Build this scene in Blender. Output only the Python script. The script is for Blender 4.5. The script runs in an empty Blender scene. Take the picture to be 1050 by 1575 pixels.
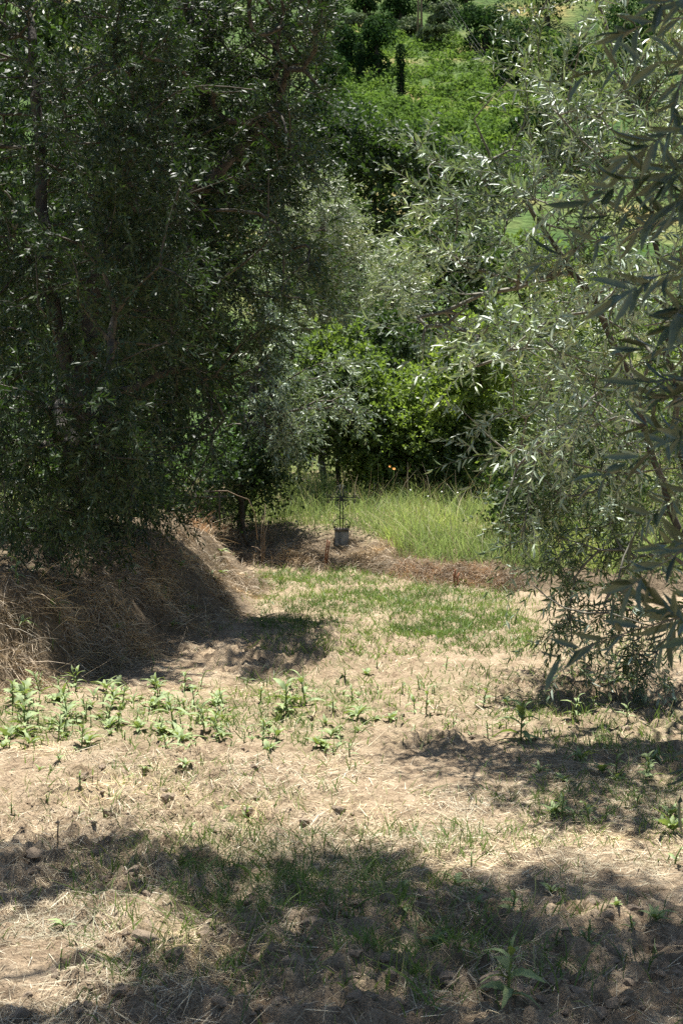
import bpy, math
import numpy as np
from mathutils import Vector

# ------------------------------------------------------------------ camera, light, exposure
scene = bpy.context.scene
col = scene.collection
rng = np.random.default_rng(7)
R = math.radians

CAM_Z = 1.65
FPX = 2200.0                       # focal length in photo pixels (photo is 1050 x 1575)
PITCH = math.atan((787.5 - 640.0) / FPX)
cam_d = bpy.data.cameras.new('camera')
cam_d.sensor_fit = 'VERTICAL'
cam_d.sensor_height = 36.0
cam_d.lens = 36.0 * FPX / 1575.0
cam_d.clip_start = 0.05
cam_d.clip_end = 3000.0
cam_d.dof.use_dof = True
cam_d.dof.focus_distance = 8.5
cam_d.dof.aperture_fstop = 14.0
cam = bpy.data.objects.new('camera', cam_d)
cam.location = (0, 0, CAM_Z)
cam.rotation_euler = (math.pi / 2 - PITCH, 0, 0)
col.objects.link(cam)
scene.camera = cam

SUN_EL, SUN_AZ = R(74), R(3)      # azimuth measured from straight ahead (+Y), negative = left
S = np.array([math.sin(SUN_AZ) * math.cos(SUN_EL), math.cos(SUN_AZ) * math.cos(SUN_EL), math.sin(SUN_EL)])
world = bpy.data.worlds.new('World')
scene.world = world
world.use_nodes = True
nt = world.node_tree
bg = nt.nodes['Background']
sky = nt.nodes.new('ShaderNodeTexSky')
sky.sky_type = 'NISHITA'
sky.sun_disc = False
sky.sun_elevation = SUN_EL
sky.sun_rotation = SUN_AZ
sky.air_density = 1.0
sky.dust_density = 0.6
nt.links.new(sky.outputs[0], bg.inputs[0])
bg.inputs[1].default_value = 0.05
sun_d = bpy.data.lights.new('sun', 'SUN')
sun_d.energy = 5.0
sun_d.angle = R(0.53)
sun_d.color = (1.0, 0.965, 0.91)
sun = bpy.data.objects.new('sun', sun_d)
sun.rotation_euler = Vector(S).to_track_quat('Z', 'Y').to_euler()
sun.location = (0, 20, 40)
col.objects.link(sun)
vs = scene.view_settings
vs.view_transform = 'Standard'
vs.look = 'None'
vs.exposure = 1.42
vs.gamma = 1.0
vs.use_curve_mapping = False
scene.cycles.use_denoising = False
scene.cycles.max_bounces = 8
scene.cycles.diffuse_bounces = 3
scene.cycles.transmission_bounces = 4
scene.cycles.sample_clamp_indirect = 6.0

# ------------------------------------------------------------------ helpers
CP, SP = math.cos(PITCH), math.sin(PITCH)

def ray(u, v):
    """Direction of the ray through photo pixel u, v (normalised to unit y)."""
    u = np.asarray(u, float); v = np.asarray(v, float)
    dx = u - 525.0
    dy = FPX * CP + (787.5 - v) * SP
    dz = -FPX * SP + (787.5 - v) * CP
    return np.stack([dx / dy, np.ones_like(dx), dz / dy], -1)

def at(u, v, Y):
    r = ray(u, v)
    return np.array([0, 0, CAM_Z]) + r * np.asarray(Y, float)[..., None]

def project(P):
    P = np.asarray(P, float)
    d = P - np.array([0, 0, CAM_Z])
    f = d[..., 1] * CP - d[..., 2] * SP
    up = d[..., 1] * SP + d[..., 2] * CP
    f = np.where(f < 0.05, 0.05, f)
    return 525 + FPX * d[..., 0] / f, 787.5 - FPX * up / f, f

def in_poly(u, v, poly):
    inside = np.zeros(np.shape(u), bool)
    n = len(poly)
    for i in range(n):
        x0, y0 = poly[i]; x1, y1 = poly[(i + 1) % n]
        c = ((y0 > v) != (y1 > v)) & (u < (x1 - x0) * (v - y0) / (y1 - y0 + 1e-9) + x0)
        inside ^= c
    return inside

def norm(a):
    return a / np.maximum(np.linalg.norm(a, axis=-1, keepdims=True), 1e-9)

def _hash(ix, iy, seed):
    h = (ix.astype(np.int64) * 374761393 + iy.astype(np.int64) * 668265263 + seed * 1442695041) & 0x7fffffff
    h = ((h ^ (h >> 13)) * 1274126177) & 0x7fffffff
    h = h ^ (h >> 16)
    return (h & 0xffff) / 65535.0

def vnoise(x, y, seed=0):
    x = np.asarray(x, float); y = np.asarray(y, float)
    ix, iy = np.floor(x), np.floor(y)
    fx, fy = x - ix, y - iy
    fx = fx * fx * (3 - 2 * fx); fy = fy * fy * (3 - 2 * fy)
    a = _hash(ix, iy, seed); b = _hash(ix + 1, iy, seed)
    c = _hash(ix, iy + 1, seed); d = _hash(ix + 1, iy + 1, seed)
    return (a + (b - a) * fx) * (1 - fy) + (c + (d - c) * fx) * fy

def fbm(x, y, seed=0, octv=4):
    s, a, t = 0, 0.5, 0
    for k in range(octv):
        s = s + a * vnoise(x * 2 ** k + 17.3 * k, y * 2 ** k - 9.1 * k, seed + k)
        t += a; a *= 0.5
    return s / t

def sstep(x, a, b):
    t = np.clip((x - a) / (b - a), 0, 1)
    return t * t * (3 - 2 * t)

# ---- the lie of the land
FY = np.array([-30, 2, 4, 6.5, 7.6, 8.2, 8.7, 10, 11.7, 13.2, 14.3, 15.0, 15.8, 16.6, 40.])
FX = np.array([-6, -4.0, -3.2, -2.5, -2.25, -2.0, -1.65, -1.22, -.86, -.74, -.84, -1.15, -1.35, -1.35, -1.5])
BX = np.array([-40, -1.5, -.9, .17, .8, 1.43, 2.5, 4, 40.])
BY = np.array([15.9, 15.7, 15.5, 14.9, 14.0, 13.4, 13.0, 12.8, 12.5])
HY = np.array([22, 27, 34, 42, 52, 60, 75, 92, 120, 150, 185, 220, 300, 420, 700.])
HZ = np.array([0, -.5, -2.6, -4.6, -5.0, -3.2, 2.6, 9.5, 20, 32, 48, 66, 95, 118, 130.])

def ground_parts(x, y):
    d = np.interp(y, FY, FX) - x + 0.28 * (vnoise(y * 1.3, x * 0.6, 3) - .5) + 0.16 * (vnoise(y * 3.4, x * 2, 4) - .5)
    top = 0.74 + 0.30 * (vnoise(y * .9, x * .9, 5) - .5)
    left = top * (0.85 * sstep(d, -.06, .75) + .15 * sstep(d, .5, 1.6)) + 0.05 * np.clip(d - 1.5, 0, 30)
    e = y - np.interp(x, BX, BY) + 0.16 * (vnoise(x * 2.2, y, 6) - .5)
    step = 0.17 * sstep(e, -.05, .28)
    back = step + 0.20 * sstep(e, .2, 1.7) + 0.065 * np.clip(e - .8, 0, 8)
    return d, e, left, back

def ground_base(x, y):
    d, e, left, back = ground_parts(x, y)
    m = np.maximum(left, back)
    z = m + 0.03 * (fbm(x * .8, y * .8, 8, 2) - .5)
    return z + np.interp(y, HY, HZ)

def H(x, y):
    """Terrain height incl. clods near the camera."""
    x = np.asarray(x, float); y = np.asarray(y, float)
    z = ground_base(x, y)
    d, e, _, _ = ground_parts(x, y)
    flat = (1 - sstep(d, -.3, .1)) * (1 - sstep(e, -.3, .1))
    till = flat * (0.45 + 0.9 * sstep(fbm(x * .9 + 5, y * .7, 11, 2), .38, .62))
    n1 = 1 - np.abs(2 * fbm(x * 7, y * 7, 12, 3) - 1)
    n2 = np.abs(2 * fbm(x * 26, y * 26, 14, 2) - 1)
    cl = sstep(fbm(x * 14, y * 14, 15, 2), .46, .70)
    z = z + till * (0.030 * (n1 - .7) + 0.030 * cl + 0.030 * (n2 - .3) + 0.05 * (fbm(x * 2.3, y * 2.3, 16, 2) - .5))
    z = z + (1 - flat) * (0.16 * (fbm(x * 2.6, y * 2.6, 18, 3) - .5) + .09 * (fbm(x * 8, y * 8, 19, 2) - .5))
    return z

def ground_hit(u, v, n=60):
    r = ray(u, v)
    Y = np.full(np.shape(r[..., 0]), 2.0)
    prev = Y.copy()
    done = np.zeros(Y.shape, bool)
    for _ in range(120):
        z = CAM_Z + r[..., 2] * Y
        h = ground_base(r[..., 0] * Y, Y)
        hit = (z <= h) & ~done
        done |= hit
        prev = np.where(done, prev, Y)
        Y = np.where(done, Y, Y * 1.045)
    lo, hi = prev, Y
    for _ in range(16):
        mid = .5 * (lo + hi)
        below = CAM_Z + r[..., 2] * mid <= ground_base(r[..., 0] * mid, mid)
        hi = np.where(below, mid, hi); lo = np.where(below, lo, mid)
    return np.stack([r[..., 0] * hi, hi, H(r[..., 0] * hi, hi)], -1)

def gh(u, v):
    return ground_hit(np.array([float(u)]), np.array([float(v)]))[0]

def shadow_point(P):
    """Where the sun throws point P on the ground."""
    t = np.zeros(P.shape[:-1])
    for _ in range(5):
        q = P - S * t[..., None]
        t = t + (q[..., 2] - ground_base(q[..., 0], q[..., 1])) / S[2]
    return P - S * t[..., None]

# ------------------------------------------------------------------ meshes and objects
def make_mesh(name, verts, tris, mat=None, smooth=False):
    me = bpy.data.meshes.new(name)
    verts = np.ascontiguousarray(verts, np.float32).reshape(-1, 3)
    tris = np.ascontiguousarray(tris, np.int32)
    k = tris.shape[1]
    me.vertices.add(len(verts)); me.vertices.foreach_set('co', verts.ravel())
    me.loops.add(tris.size); me.loops.foreach_set('vertex_index', tris.ravel())
    me.polygons.add(len(tris))
    me.polygons.foreach_set('loop_start', np.arange(0, tris.size, k, dtype=np.int32))
    me.polygons.foreach_set('loop_total', np.full(len(tris), k, np.int32))
    if smooth:
        me.polygons.foreach_set('use_smooth', np.ones(len(tris), bool))
    me.update(calc_edges=True)
    if mat: me.materials.append(mat)
    return me

def link(name, data, parent=None, loc=None):
    o = bpy.data.objects.new(name, data)
    col.objects.link(o)
    if parent: o.parent = parent
    if loc is not None: o.location = [float(c) for c in loc]
    return o

def tag(o, label=None, cat=None, group=None, kind=None):
    if label: o['label'] = label
    if cat: o['category'] = cat
    if group: o['group'] = group
    if kind: o['kind'] = kind
    return o

class MB:
    def __init__(s): s.v = []; s.f = []; s.n = 0
    def add(s, v, f):
        v = np.asarray(v, float).reshape(-1, 3); f = np.asarray(f, np.int64)
        if f.shape[1] == 4: f = np.concatenate([f[:, [0, 1, 2]], f[:, [0, 2, 3]]])
        s.v.append(v); s.f.append(f + s.n); s.n += len(v)
    def build(s, name, mat, parent=None, loc=None, smooth=False, kind=None):
        v = np.concatenate(s.v); f = np.concatenate(s.f)
        if loc is not None: v = v - np.asarray(loc)
        o = link(name, make_mesh(name, v, f, mat, smooth), parent, loc if parent is None else None)
        if kind: o['kind'] = kind
        return o

def frames(T):
    """Two unit vectors perpendicular to each T."""
    a = np.where(np.abs(T[..., 2:3]) < .9, np.array([0, 0, 1.]), np.array([1., 0, 0]))
    A = norm(np.cross(T, a)); B = np.cross(T, A)
    return A, B

def tube(mb, pts, rad, k=6):
    """One tube through a polyline with shared rings and capped ends."""
    pts = np.asarray(pts, float); rad = np.broadcast_to(np.asarray(rad, float), (len(pts),))
    T = norm(np.gradient(pts, axis=0))
    A = np.zeros_like(T); B = np.zeros_like(T)
    a = frames(T[:1])[0][0]
    for i in range(len(pts)):
        a = a - T[i] * a.dot(T[i]); a = a / max(np.linalg.norm(a), 1e-9)
        A[i] = a; B[i] = np.cross(T[i], a)
    th = np.arange(k) * 2 * math.pi / k
    v = pts[:, None] + rad[:, None, None] * (A[:, None] * np.cos(th)[None, :, None] + B[:, None] * np.sin(th)[None, :, None])
    n = len(pts)
    i = np.arange(n - 1)[:, None] * k; j = np.arange(k)[None]; j2 = (j + 1) % k
    q = np.stack([i + j, i + j2, i + k + j2, i + k + j], -1).reshape(-1, 4)
    v = np.concatenate([v.reshape(-1, 3), pts[:1], pts[-1:]])
    f = np.concatenate([q[:, [0, 1, 2]], q[:, [0, 2, 3]],
                        np.stack([np.full(k, n * k), j2[0], j[0]], -1),
                        np.stack([np.full(k, n * k + 1), (n - 1) * k + j[0], (n - 1) * k + j2[0]], -1)])
    mb.add(v, f)

def edges_tubes(mb, P0, P1, r0, r1, k=4):
    """Many short tapered prisms, one per branch segment."""
    T = norm(P1 - P0); A, B = frames(T)
    th = np.arange(k) * 2 * math.pi / k
    c, s = np.cos(th)[None, :, None], np.sin(th)[None, :, None]
    ring = A[:, None] * c + B[:, None] * s
    v = np.concatenate([P0[:, None] + ring * r0[:, None, None], P1[:, None] + ring * r1[:, None, None]], 1)
    j = np.arange(k); j2 = (j + 1) % k
    q = np.stack([j, j2, k + j2, k + j], -1)
    f = (np.arange(len(P0))[:, None, None] * 2 * k + q[None]).reshape(-1, 4)
    mb.add(v, f)

# leaf templates: columns are along, across, up
LEAF8 = (np.array([[0, 0, 0], [.28, -.42, .05], [.28, 0, 0], [.28, .42, .05], [.64, -.42, .03], [.64, 0, -.03], [.64, .42, .03], [1, 0, -.09]]),
         np.array([[0, 2, 1], [0, 3, 2], [1, 2, 5], [1, 5, 4], [2, 3, 6], [2, 6, 5], [4, 5, 7], [5, 6, 7]]))
LEAF5 = (np.array([[0, 0, 0], [.45, -.5, .06], [.5, 0, 0], [.45, .5, .06], [1, 0, -.06]]),
         np.array([[0, 2, 1], [0, 3, 2], [1, 2, 4], [2, 3, 4]]))
LEAF4 = (np.array([[0, 0, 0], [.45, -.5, .05], [1, 0, 0], [.45, .5, .05]]), np.array([[0, 3, 1], [1, 3, 2]]))

def leaf_verts(tmpl, P, A, N, L, W):
    tv, tf = tmpl
    Sd = norm(np.cross(N, A)); N = np.cross(A, Sd)
    v = P[:, None] + A[:, None] * (tv[None, :, 0:1] * L[:, None, None]) + Sd[:, None] * (tv[None, :, 1:2] * W[:, None, None]) \
        + N[:, None] * (tv[None, :, 2:3] * L[:, None, None])
    f = (np.arange(len(P))[:, None, None] * len(tv) + tf[None]).reshape(-1, 3)
    return v.reshape(-1, 3), f

# ------------------------------------------------------------------ materials
def new_mat(name):
    m = bpy.data.materials.new(name); m.use_nodes = True
    n = m.node_tree.nodes; n.clear()
    out = n.new('ShaderNodeOutputMaterial')
    return m, n, m.node_tree.links, out

def ramp(n, l, fac, stops):
    r = n.new('ShaderNodeValToRGB')
    e = r.color_ramp.elements
    while len(e) < len(stops): e.new(.5)
    for k, (p, c) in enumerate(stops):
        e[k].position = p; e[k].color = (*c, 1)
    if fac is not None: l.new(fac, r.inputs[0])
    return r

def rand_value(n, l):
    g = n.new('ShaderNodeNewGeometry'); oi = n.new('ShaderNodeObjectInfo')
    a = n.new('ShaderNodeMath'); a.operation = 'ADD'
    l.new(g.outputs['Random Per Island'], a.inputs[0]); l.new(oi.outputs['Random'], a.inputs[1])
    f = n.new('ShaderNodeMath'); f.operation = 'FRACT'; l.new(a.outputs[0], f.inputs[0])
    return g, f.outputs[0]

def leaf_mat(name, tops, under=None, trans=.3, tcol=None, rough=.42, spec=.5, patch=1.6):
    m, n, l, out = new_mat(name)
    g, rv = rand_value(n, l)
    top = ramp(n, l, rv, tops)
    c = top.outputs[0]
    if under is not None:
        mx = n.new('ShaderNodeMix'); mx.data_type = 'RGBA'
        un = ramp(n, l, rv, [(0, under), (1, tuple(x * 1.35 for x in under))])
        l.new(g.outputs['Backfacing'], mx.inputs[0]); l.new(c, mx.inputs[6]); l.new(un.outputs[0], mx.inputs[7])
        c = mx.outputs[2]
    p = n.new('ShaderNodeBsdfPrincipled')
    l.new(c, p.inputs['Base Color']); p.inputs['Roughness'].default_value = rough
    p.inputs['Specular IOR Level'].default_value = spec
    # sprays and clumps differ a little in colour
    tc = n.new('ShaderNodeTexCoord'); pn = n.new('ShaderNodeTexNoise'); pn.inputs['Scale'].default_value = patch; pn.inputs['Detail'].default_value = 3
    l.new(tc.outputs['Object'], pn.inputs['Vector'])
    pr = ramp(n, l, pn.outputs[0], [(.32, (.62, .66, .66)), (.5, (1, 1, 1)), (.68, (1.38, 1.28, 1.05))])
    pm = n.new('ShaderNodeMix'); pm.data_type = 'RGBA'; pm.blend_type = 'MULTIPLY'; pm.inputs[0].default_value = 1
    l.new(c, pm.inputs[6]); l.new(pr.outputs[0], pm.inputs[7]); l.new(pm.outputs[2], p.inputs['Base Color'])
    t = n.new('ShaderNodeBsdfTranslucent')
    if tcol:
        tm = n.new('ShaderNodeMix'); tm.data_type = 'RGBA'; tm.blend_type = 'MULTIPLY'; tm.inputs[0].default_value = 1
        tm.inputs[6].default_value = (*tcol, 1); l.new(pr.outputs[0], tm.inputs[7]); l.new(tm.outputs[2], t.inputs[0])
    else: l.new(top.outputs[0], t.inputs[0])
    ms = n.new('ShaderNodeMixShader'); ms.inputs[0].default_value = trans
    l.new(p.outputs[0], ms.inputs[1]); l.new(t.outputs[0], ms.inputs[2]); l.new(ms.outputs[0], out.inputs[0])
    return m

def noise_mat(name, stops, scale=8, rough=.9, bump=.3, bscale=40, bdist=.02, spec=.2, detail=6, stretch=None):
    m, n, l, out = new_mat(name)
    tc = n.new('ShaderNodeTexCoord')
    vec = tc.outputs['Object']
    if stretch:
        mp = n.new('ShaderNodeMapping'); mp.inputs['Scale'].default_value = stretch; l.new(vec, mp.inputs[0]); vec = mp.outputs[0]
    nz = n.new('ShaderNodeTexNoise'); nz.inputs['Scale'].default_value = scale; nz.inputs['Detail'].default_value = detail
    l.new(vec, nz.inputs['Vector'])
    r = ramp(n, l, nz.outputs[0], stops)
    p = n.new('ShaderNodeBsdfPrincipled'); p.inputs['Roughness'].default_value = rough
    p.inputs['Specular IOR Level'].default_value = spec
    l.new(r.outputs[0], p.inputs['Base Color'])
    b2 = n.new('ShaderNodeTexNoise'); b2.inputs['Scale'].default_value = bscale; b2.inputs['Detail'].default_value = 5
    l.new(vec, b2.inputs['Vector'])
    b = n.new('ShaderNodeBump'); b.inputs['Strength'].default_value = bump; b.inputs['Distance'].default_value = bdist
    l.new(b2.outputs[0], b.inputs['Height']); l.new(b.outputs[0], p.inputs['Normal'])
    l.new(p.outputs[0], out.inputs[0])
    return m

M = {}
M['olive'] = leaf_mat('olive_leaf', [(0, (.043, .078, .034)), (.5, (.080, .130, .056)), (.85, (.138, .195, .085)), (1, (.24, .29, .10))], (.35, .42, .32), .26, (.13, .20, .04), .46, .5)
M['olive_near_shaded'] = leaf_mat('olive_leaf_near_shaded', [(0, (.014, .028, .012)), (.6, (.026, .045, .018)), (1, (.055, .075, .028))], (.085, .115, .075), .16, (.07, .12, .02), .38, .6)  # same olive leaf, shade on the hanging sprays put into a darker colour
M['grey_twig'] = noise_mat('grey_twig_bark', [(.3, (.045, .04, .03)), (.7, (.14, .125, .10))], 20, .9, .2, 60, .005)
M['olive_shaded'] = leaf_mat('olive_leaf_shaded', [(0, (.008, .018, .005)), (.6, (.015, .032, .009)), (1, (.045, .072, .018))], (.042, .064, .03), .18, (.04, .095, .008), .5, .32)  # olive leaf darkened in colour to carry the shade inside the crown
M['olive_silver'] = leaf_mat('olive_leaf_silver', [(0, (.14, .175, .10)), (.6, (.23, .265, .155)), (1, (.32, .345, .20))], (.44, .48, .36), .35, (.13, .19, .05), .45, .4)
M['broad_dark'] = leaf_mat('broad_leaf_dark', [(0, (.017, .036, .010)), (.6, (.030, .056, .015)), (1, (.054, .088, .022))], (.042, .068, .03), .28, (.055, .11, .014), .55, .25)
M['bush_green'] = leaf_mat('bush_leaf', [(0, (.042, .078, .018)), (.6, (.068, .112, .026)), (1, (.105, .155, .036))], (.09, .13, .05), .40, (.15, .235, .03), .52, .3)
M['bush_yellow'] = leaf_mat('bush_leaf_yellow', [(0, (.085, .14, .028)), (.6, (.13, .19, .036)), (1, (.21, .26, .05))], (.13, .18, .06), .45, (.23, .34, .04), .45, .4)
M['scrub'] = leaf_mat('scrub_leaf_hazed', [(0, (.08, .145, .035)), (.6, (.12, .19, .045)), (1, (.17, .235, .065))], None, .3, (.16, .27, .04), .9, .03, patch=.22)  # greens paled in the colour to stand in for distance haze
M['hill_tree'] = leaf_mat('hill_tree_leaf', [(0, (.018, .042, .016)), (.6, (.030, .062, .022)), (1, (.052, .092, .03))], None, .2, (.05, .11, .02), .9, .03)
M['hill_olive'] = leaf_mat('hill_olive_leaf', [(0, (.075, .105, .06)), (1, (.16, .19, .115))], None, .2, (.1, .15, .05), .9, .03)
M['ivy'] = leaf_mat('ivy_leaf', [(0, (.010, .026, .012)), (1, (.026, .05, .02))], None, .12, (.03, .07, .02), .9, .03)
M['weed'] = leaf_mat('weed_leaf', [(0, (.125, .185, .055)), (.6, (.18, .25, .08)), (1, (.26, .33, .12))], (.22, .28, .13), .32, (.2, .27, .05), .6, .25)
M['grass'] = leaf_mat('grass_blade', [(0, (.085, .145, .035)), (.55, (.14, .215, .055)), (.85, (.21, .27, .085)), (1, (.38, .34, .17))], None, .3, (.15, .25, .04), .5, .3)
M['meadow'] = leaf_mat('meadow_blade', [(0, (.145, .235, .06)), (.45, (.22, .31, .095)), (.75, (.34, .40, .17)), (1, (.58, .56, .34))], None, .35, (.34, .44, .12), .55, .3)
M['straw'] = leaf_mat('straw', [(0, (.13, .095, .055)), (.3, (.32, .25, .155)), (.75, (.60, .51, .335)), (1, (.78, .70, .52))], None, .12, (.4, .3, .18), .55, .35)
M['bank_straw'] = leaf_mat('bank_straw', [(0, (.17, .125, .08)), (.4, (.37, .29, .195)), (.85, (.55, .45, .32)), (1, (.68, .59, .44))], None, .15, (.4, .28, .16), .6, .3)
M['rust_straw'] = leaf_mat('rust_straw', [(0, (.32, .22, .145)), (.6, (.56, .43, .30)), (1, (.70, .59, .44))], None, .15, (.35, .17, .08), .6, .3)
M['bark'] = noise_mat('olive_bark', [(.3, (.035, .03, .025)), (.55, (.085, .075, .062)), (.75, (.16, .145, .12))], 9, .95, .8, 30, .03, stretch=(1, 1, .35))
M['twig'] = noise_mat('twig_bark', [(.3, (.095, .09, .07)), (.7, (.21, .20, .16))], 20, .85, .2, 60, .005)
M['dark_bark'] = noise_mat('dark_bark', [(.3, (.03, .026, .02)), (.7, (.09, .08, .062))], 9, .95, .6, 30, .03)
M['dead_stem'] = noise_mat('dead_stem', [(.3, (.15, .10, .065)), (.7, (.32, .25, .17))], 30, .85, .2, 60, .004)
M['rust_stem'] = noise_mat('rust_stem', [(.3, (.13, .05, .025)), (.7, (.25, .11, .06))], 30, .85, .2, 60, .004)
M['iron'] = noise_mat('wrought_iron', [(.35, (.006, .012, .010)), (.65, (.02, .028, .024)), (.8, (.06, .032, .018))], 30, .55, .3, 120, .003, .4)
M['stone'] = noise_mat('weathered_stone', [(.3, (.08, .085, .085)), (.5, (.20, .21, .215)), (.7, (.36, .37, .37))], 12, .92, .5, 45, .012, stretch=(1, 1, .5))
M['stone_cap'] = noise_mat('stained_stone', [(.35, (.06, .05, .04)), (.6, (.13, .11, .09)), (.75, (.24, .21, .18))], 14, .95, .5, 45, .01)
M['wood'] = noise_mat('grey_wood', [(.3, (.03, .026, .022)), (.7, (.09, .08, .07))], 12, .9, .4, 50, .006, stretch=(.2, 1, 1))
M['clod'] = noise_mat('clod_soil', [(.3, (.18, .13, .09)), (.5, (.29, .225, .16)), (.7, (.40, .32, .235))], 18, .97, .6, 70, .012, .1)

def ground_material():
    m, n, l, out = new_mat('tilled_soil')
    tc = n.new('ShaderNodeTexCoord'); vec = tc.outputs['Object']
    def nz(scale, detail=6, rough=.6):
        t = n.new('ShaderNodeTexNoise'); t.inputs['Scale'].default_value = scale
        t.inputs['Detail'].default_value = detail; t.inputs['Roughness'].default_value = rough
        l.new(vec, t.inputs['Vector']); return t.outputs[0]
    soil = ramp(n, l, nz(5.5, 8, .7), [(.28, (.13, .09, .056)), (.42, (.275, .205, .135)), (.58, (.405, .315, .213)), (.78, (.53, .43, .31))])
    fine = ramp(n, l, nz(85, 4), [(.3, (.62, .60, .57)), (.55, (1, 1, 1)), (.75, (1.2, 1.18, 1.12))])
    mul = n.new('ShaderNodeMix'); mul.data_type = 'RGBA'; mul.blend_type = 'MULTIPLY'; mul.inputs[0].default_value = 1
    l.new(soil.outputs[0], mul.inputs[6]); l.new(fine.outputs[0], mul.inputs[7])
    # thin green / straw cover by vertex attribute
    at_ = n.new('ShaderNodeAttribute'); at_.attribute_name = 'cover'
    sep = n.new('ShaderNodeSeparateColor'); l.new(at_.outputs['Color'], sep.inputs[0])
    g = ramp(n, l, nz(24, 4), [(.3, (.06, .085, .028)), (.7, (.15, .17, .07))])
    mx = n.new('ShaderNodeMix'); mx.data_type = 'RGBA'
    brk = ramp(n, l, nz(16, 5), [(.42, (0, 0, 0)), (.62, (1, 1, 1))])
    mm = n.new('ShaderNodeMath'); mm.operation = 'MULTIPLY'; l.new(sep.outputs[1], mm.inputs[0]); l.new(brk.outputs[0], mm.inputs[1])
    l.new(mm.outputs[0], mx.inputs[0]); l.new(mul.outputs[2], mx.inputs[6]); l.new(g.outputs[0], mx.inputs[7])
    s = ramp(n, l, nz(30, 5), [(.3, (.075, .056, .036)), (.7, (.22, .168, .11))])  # bank earth darkened in colour to deepen the shade lying there
    mx2 = n.new('ShaderNodeMix'); mx2.data_type = 'RGBA'
    l.new(sep.outputs[0], mx2.inputs[0]); l.new(mx.outputs[2], mx2.inputs[6]); l.new(s.outputs[0], mx2.inputs[7])
    p = n.new('ShaderNodeBsdfPrincipled'); p.inputs['Roughness'].default_value = .97; p.inputs['Specular IOR Level'].default_value = .1
    l.new(mx2.outputs[2], p.inputs['Base Color'])
    b = n.new('ShaderNodeBump'); b.inputs['Strength'].default_value = 1.0; b.inputs['Distance'].default_value = .03
    l.new(nz(48, 8, .65), b.inputs['Height']); l.new(b.outputs[0], p.inputs['Normal'])
    l.new(p.outputs[0], out.inputs[0])
    return m
M['ground'] = ground_material()

def hill_material():
    m, n, l, out = new_mat('hill_grass')
    tc = n.new('ShaderNodeTexCoord')
    a = n.new('ShaderNodeTexNoise'); a.inputs['Scale'].default_value = .11; a.inputs['Detail'].default_value = 8
    b = n.new('ShaderNodeTexNoise'); b.inputs['Scale'].default_value = 1.6; b.inputs['Detail'].default_value = 6
    l.new(tc.outputs['Object'], a.inputs['Vector']); l.new(tc.outputs['Object'], b.inputs['Vector'])
    r = ramp(n, l, a.outputs[0], [(.34, (.05, .095, .028)), (.5, (.085, .13, .04)), (.60, (.15, .17, .06)), (.68, (.27, .22, .09)), (.78, (.10, .14, .045))])
    f = ramp(n, l, b.outputs[0], [(.3, (.6, .6, .6)), (.7, (1.15, 1.15, 1.15))])
    mu = n.new('ShaderNodeMix'); mu.data_type = 'RGBA'; mu.blend_type = 'MULTIPLY'; mu.inputs[0].default_value = 1
    l.new(r.outputs[0], mu.inputs[6]); l.new(f.outputs[0], mu.inputs[7])
    p = n.new('ShaderNodeBsdfPrincipled'); p.inputs['Roughness'].default_value = 1; p.inputs['Specular IOR Level'].default_value = .05
    l.new(mu.outputs[2], p.inputs['Base Color'])
    bp = n.new('ShaderNodeBump'); bp.inputs['Strength'].default_value = 1; bp.inputs['Distance'].default_value = .6
    l.new(b.outputs[0], bp.inputs['Height']); l.new(bp.outputs[0], p.inputs['Normal'])
    l.new(p.outputs[0], out.inputs[0])
    return m
M['hill'] = hill_material()

def plain(name, c, rough=.7):
    m, n, l, out = new_mat(name)
    p = n.new('ShaderNodeBsdfPrincipled'); p.inputs['Base Color'].default_value = (*c, 1); p.inputs['Roughness'].default_value = rough
    l.new(p.outputs[0], out.inputs[0]); return m
M['petal_white'] = plain('petal_white', (.75, .74, .68))
M['petal_orange'] = plain('petal_orange', (.75, .30, .03))
M['red'] = plain('red_petal', (.45, .03, .02))
M['wire'] = plain('wire_metal', (.05, .05, .05))

# ------------------------------------------------------------------ where things grow (ground cover masks, in metres on the ground)
def blob(x, y, cx, cy, rx, ry):
    return np.exp(-((x - cx) / rx) ** 2 - ((y - cy) / ry) ** 2)

def gp(u, v):
    p = gh(u, v); return p[0], p[1]

GREEN = []
for (u, v, ru, ry, a) in [(480, 893, .75, .8, 1.0), (600, 925, .9, .9, .9), (700, 965, .6, .9, .8), (60, 1105, .8, .5, .95), (240, 1105, .8, .55, .9), (470, 1090, .45, .8, 1.1),
                          (390, 1330, .42, .38, .45), (330, 1390, .35, .3, .3), (500, 1360, .35, .3, .35), (960, 1120, .5, .6, .7), (1000, 1230, .5, .6, .6), (870, 1240, .3, .3, .5),
                          (230, 1190, .3, .25, .5), (450, 960, .5, .5, .35), (980, 1000, .8, .8, .5), (640, 1470, .4, .3, .35), (560, 1020, .6, .6, .35), (740, 1060, .7, .8, .4), (880, 1100, .6, .5, .6), (620, 1130, .5, .4, .3), (300, 1240, .6, .3, .3), (760, 1290, .8, .2, .3)]:
    x, y = gp(u, v); GREEN.append((x, y, ru, ry, a))

def green_cover(x, y):
    g = 0
    for (cx, cy, rx, ry, a) in GREEN: g = np.maximum(g, a * blob(x, y, cx, cy, rx, ry))
    return np.clip(g * (0.35 + 1.3 * fbm(x * 3.1, y * 3.1, 31, 3)), 0, 1)

def straw_cover(x, y):
    """Cut straw lying on the path."""
    s = .10 + 1.0 * sstep(fbm(x * 2.1 + 9, y * 1.7, 41, 4), .40, .64)
    s = np.maximum(s, .95 * blob(x, y, .35, 5.4, 1.2, .55))
    s = np.maximum(s, .8 * blob(x, y, -1.0, 5.6, .7, .6))
    return np.clip(s, 0, 1)

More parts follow.
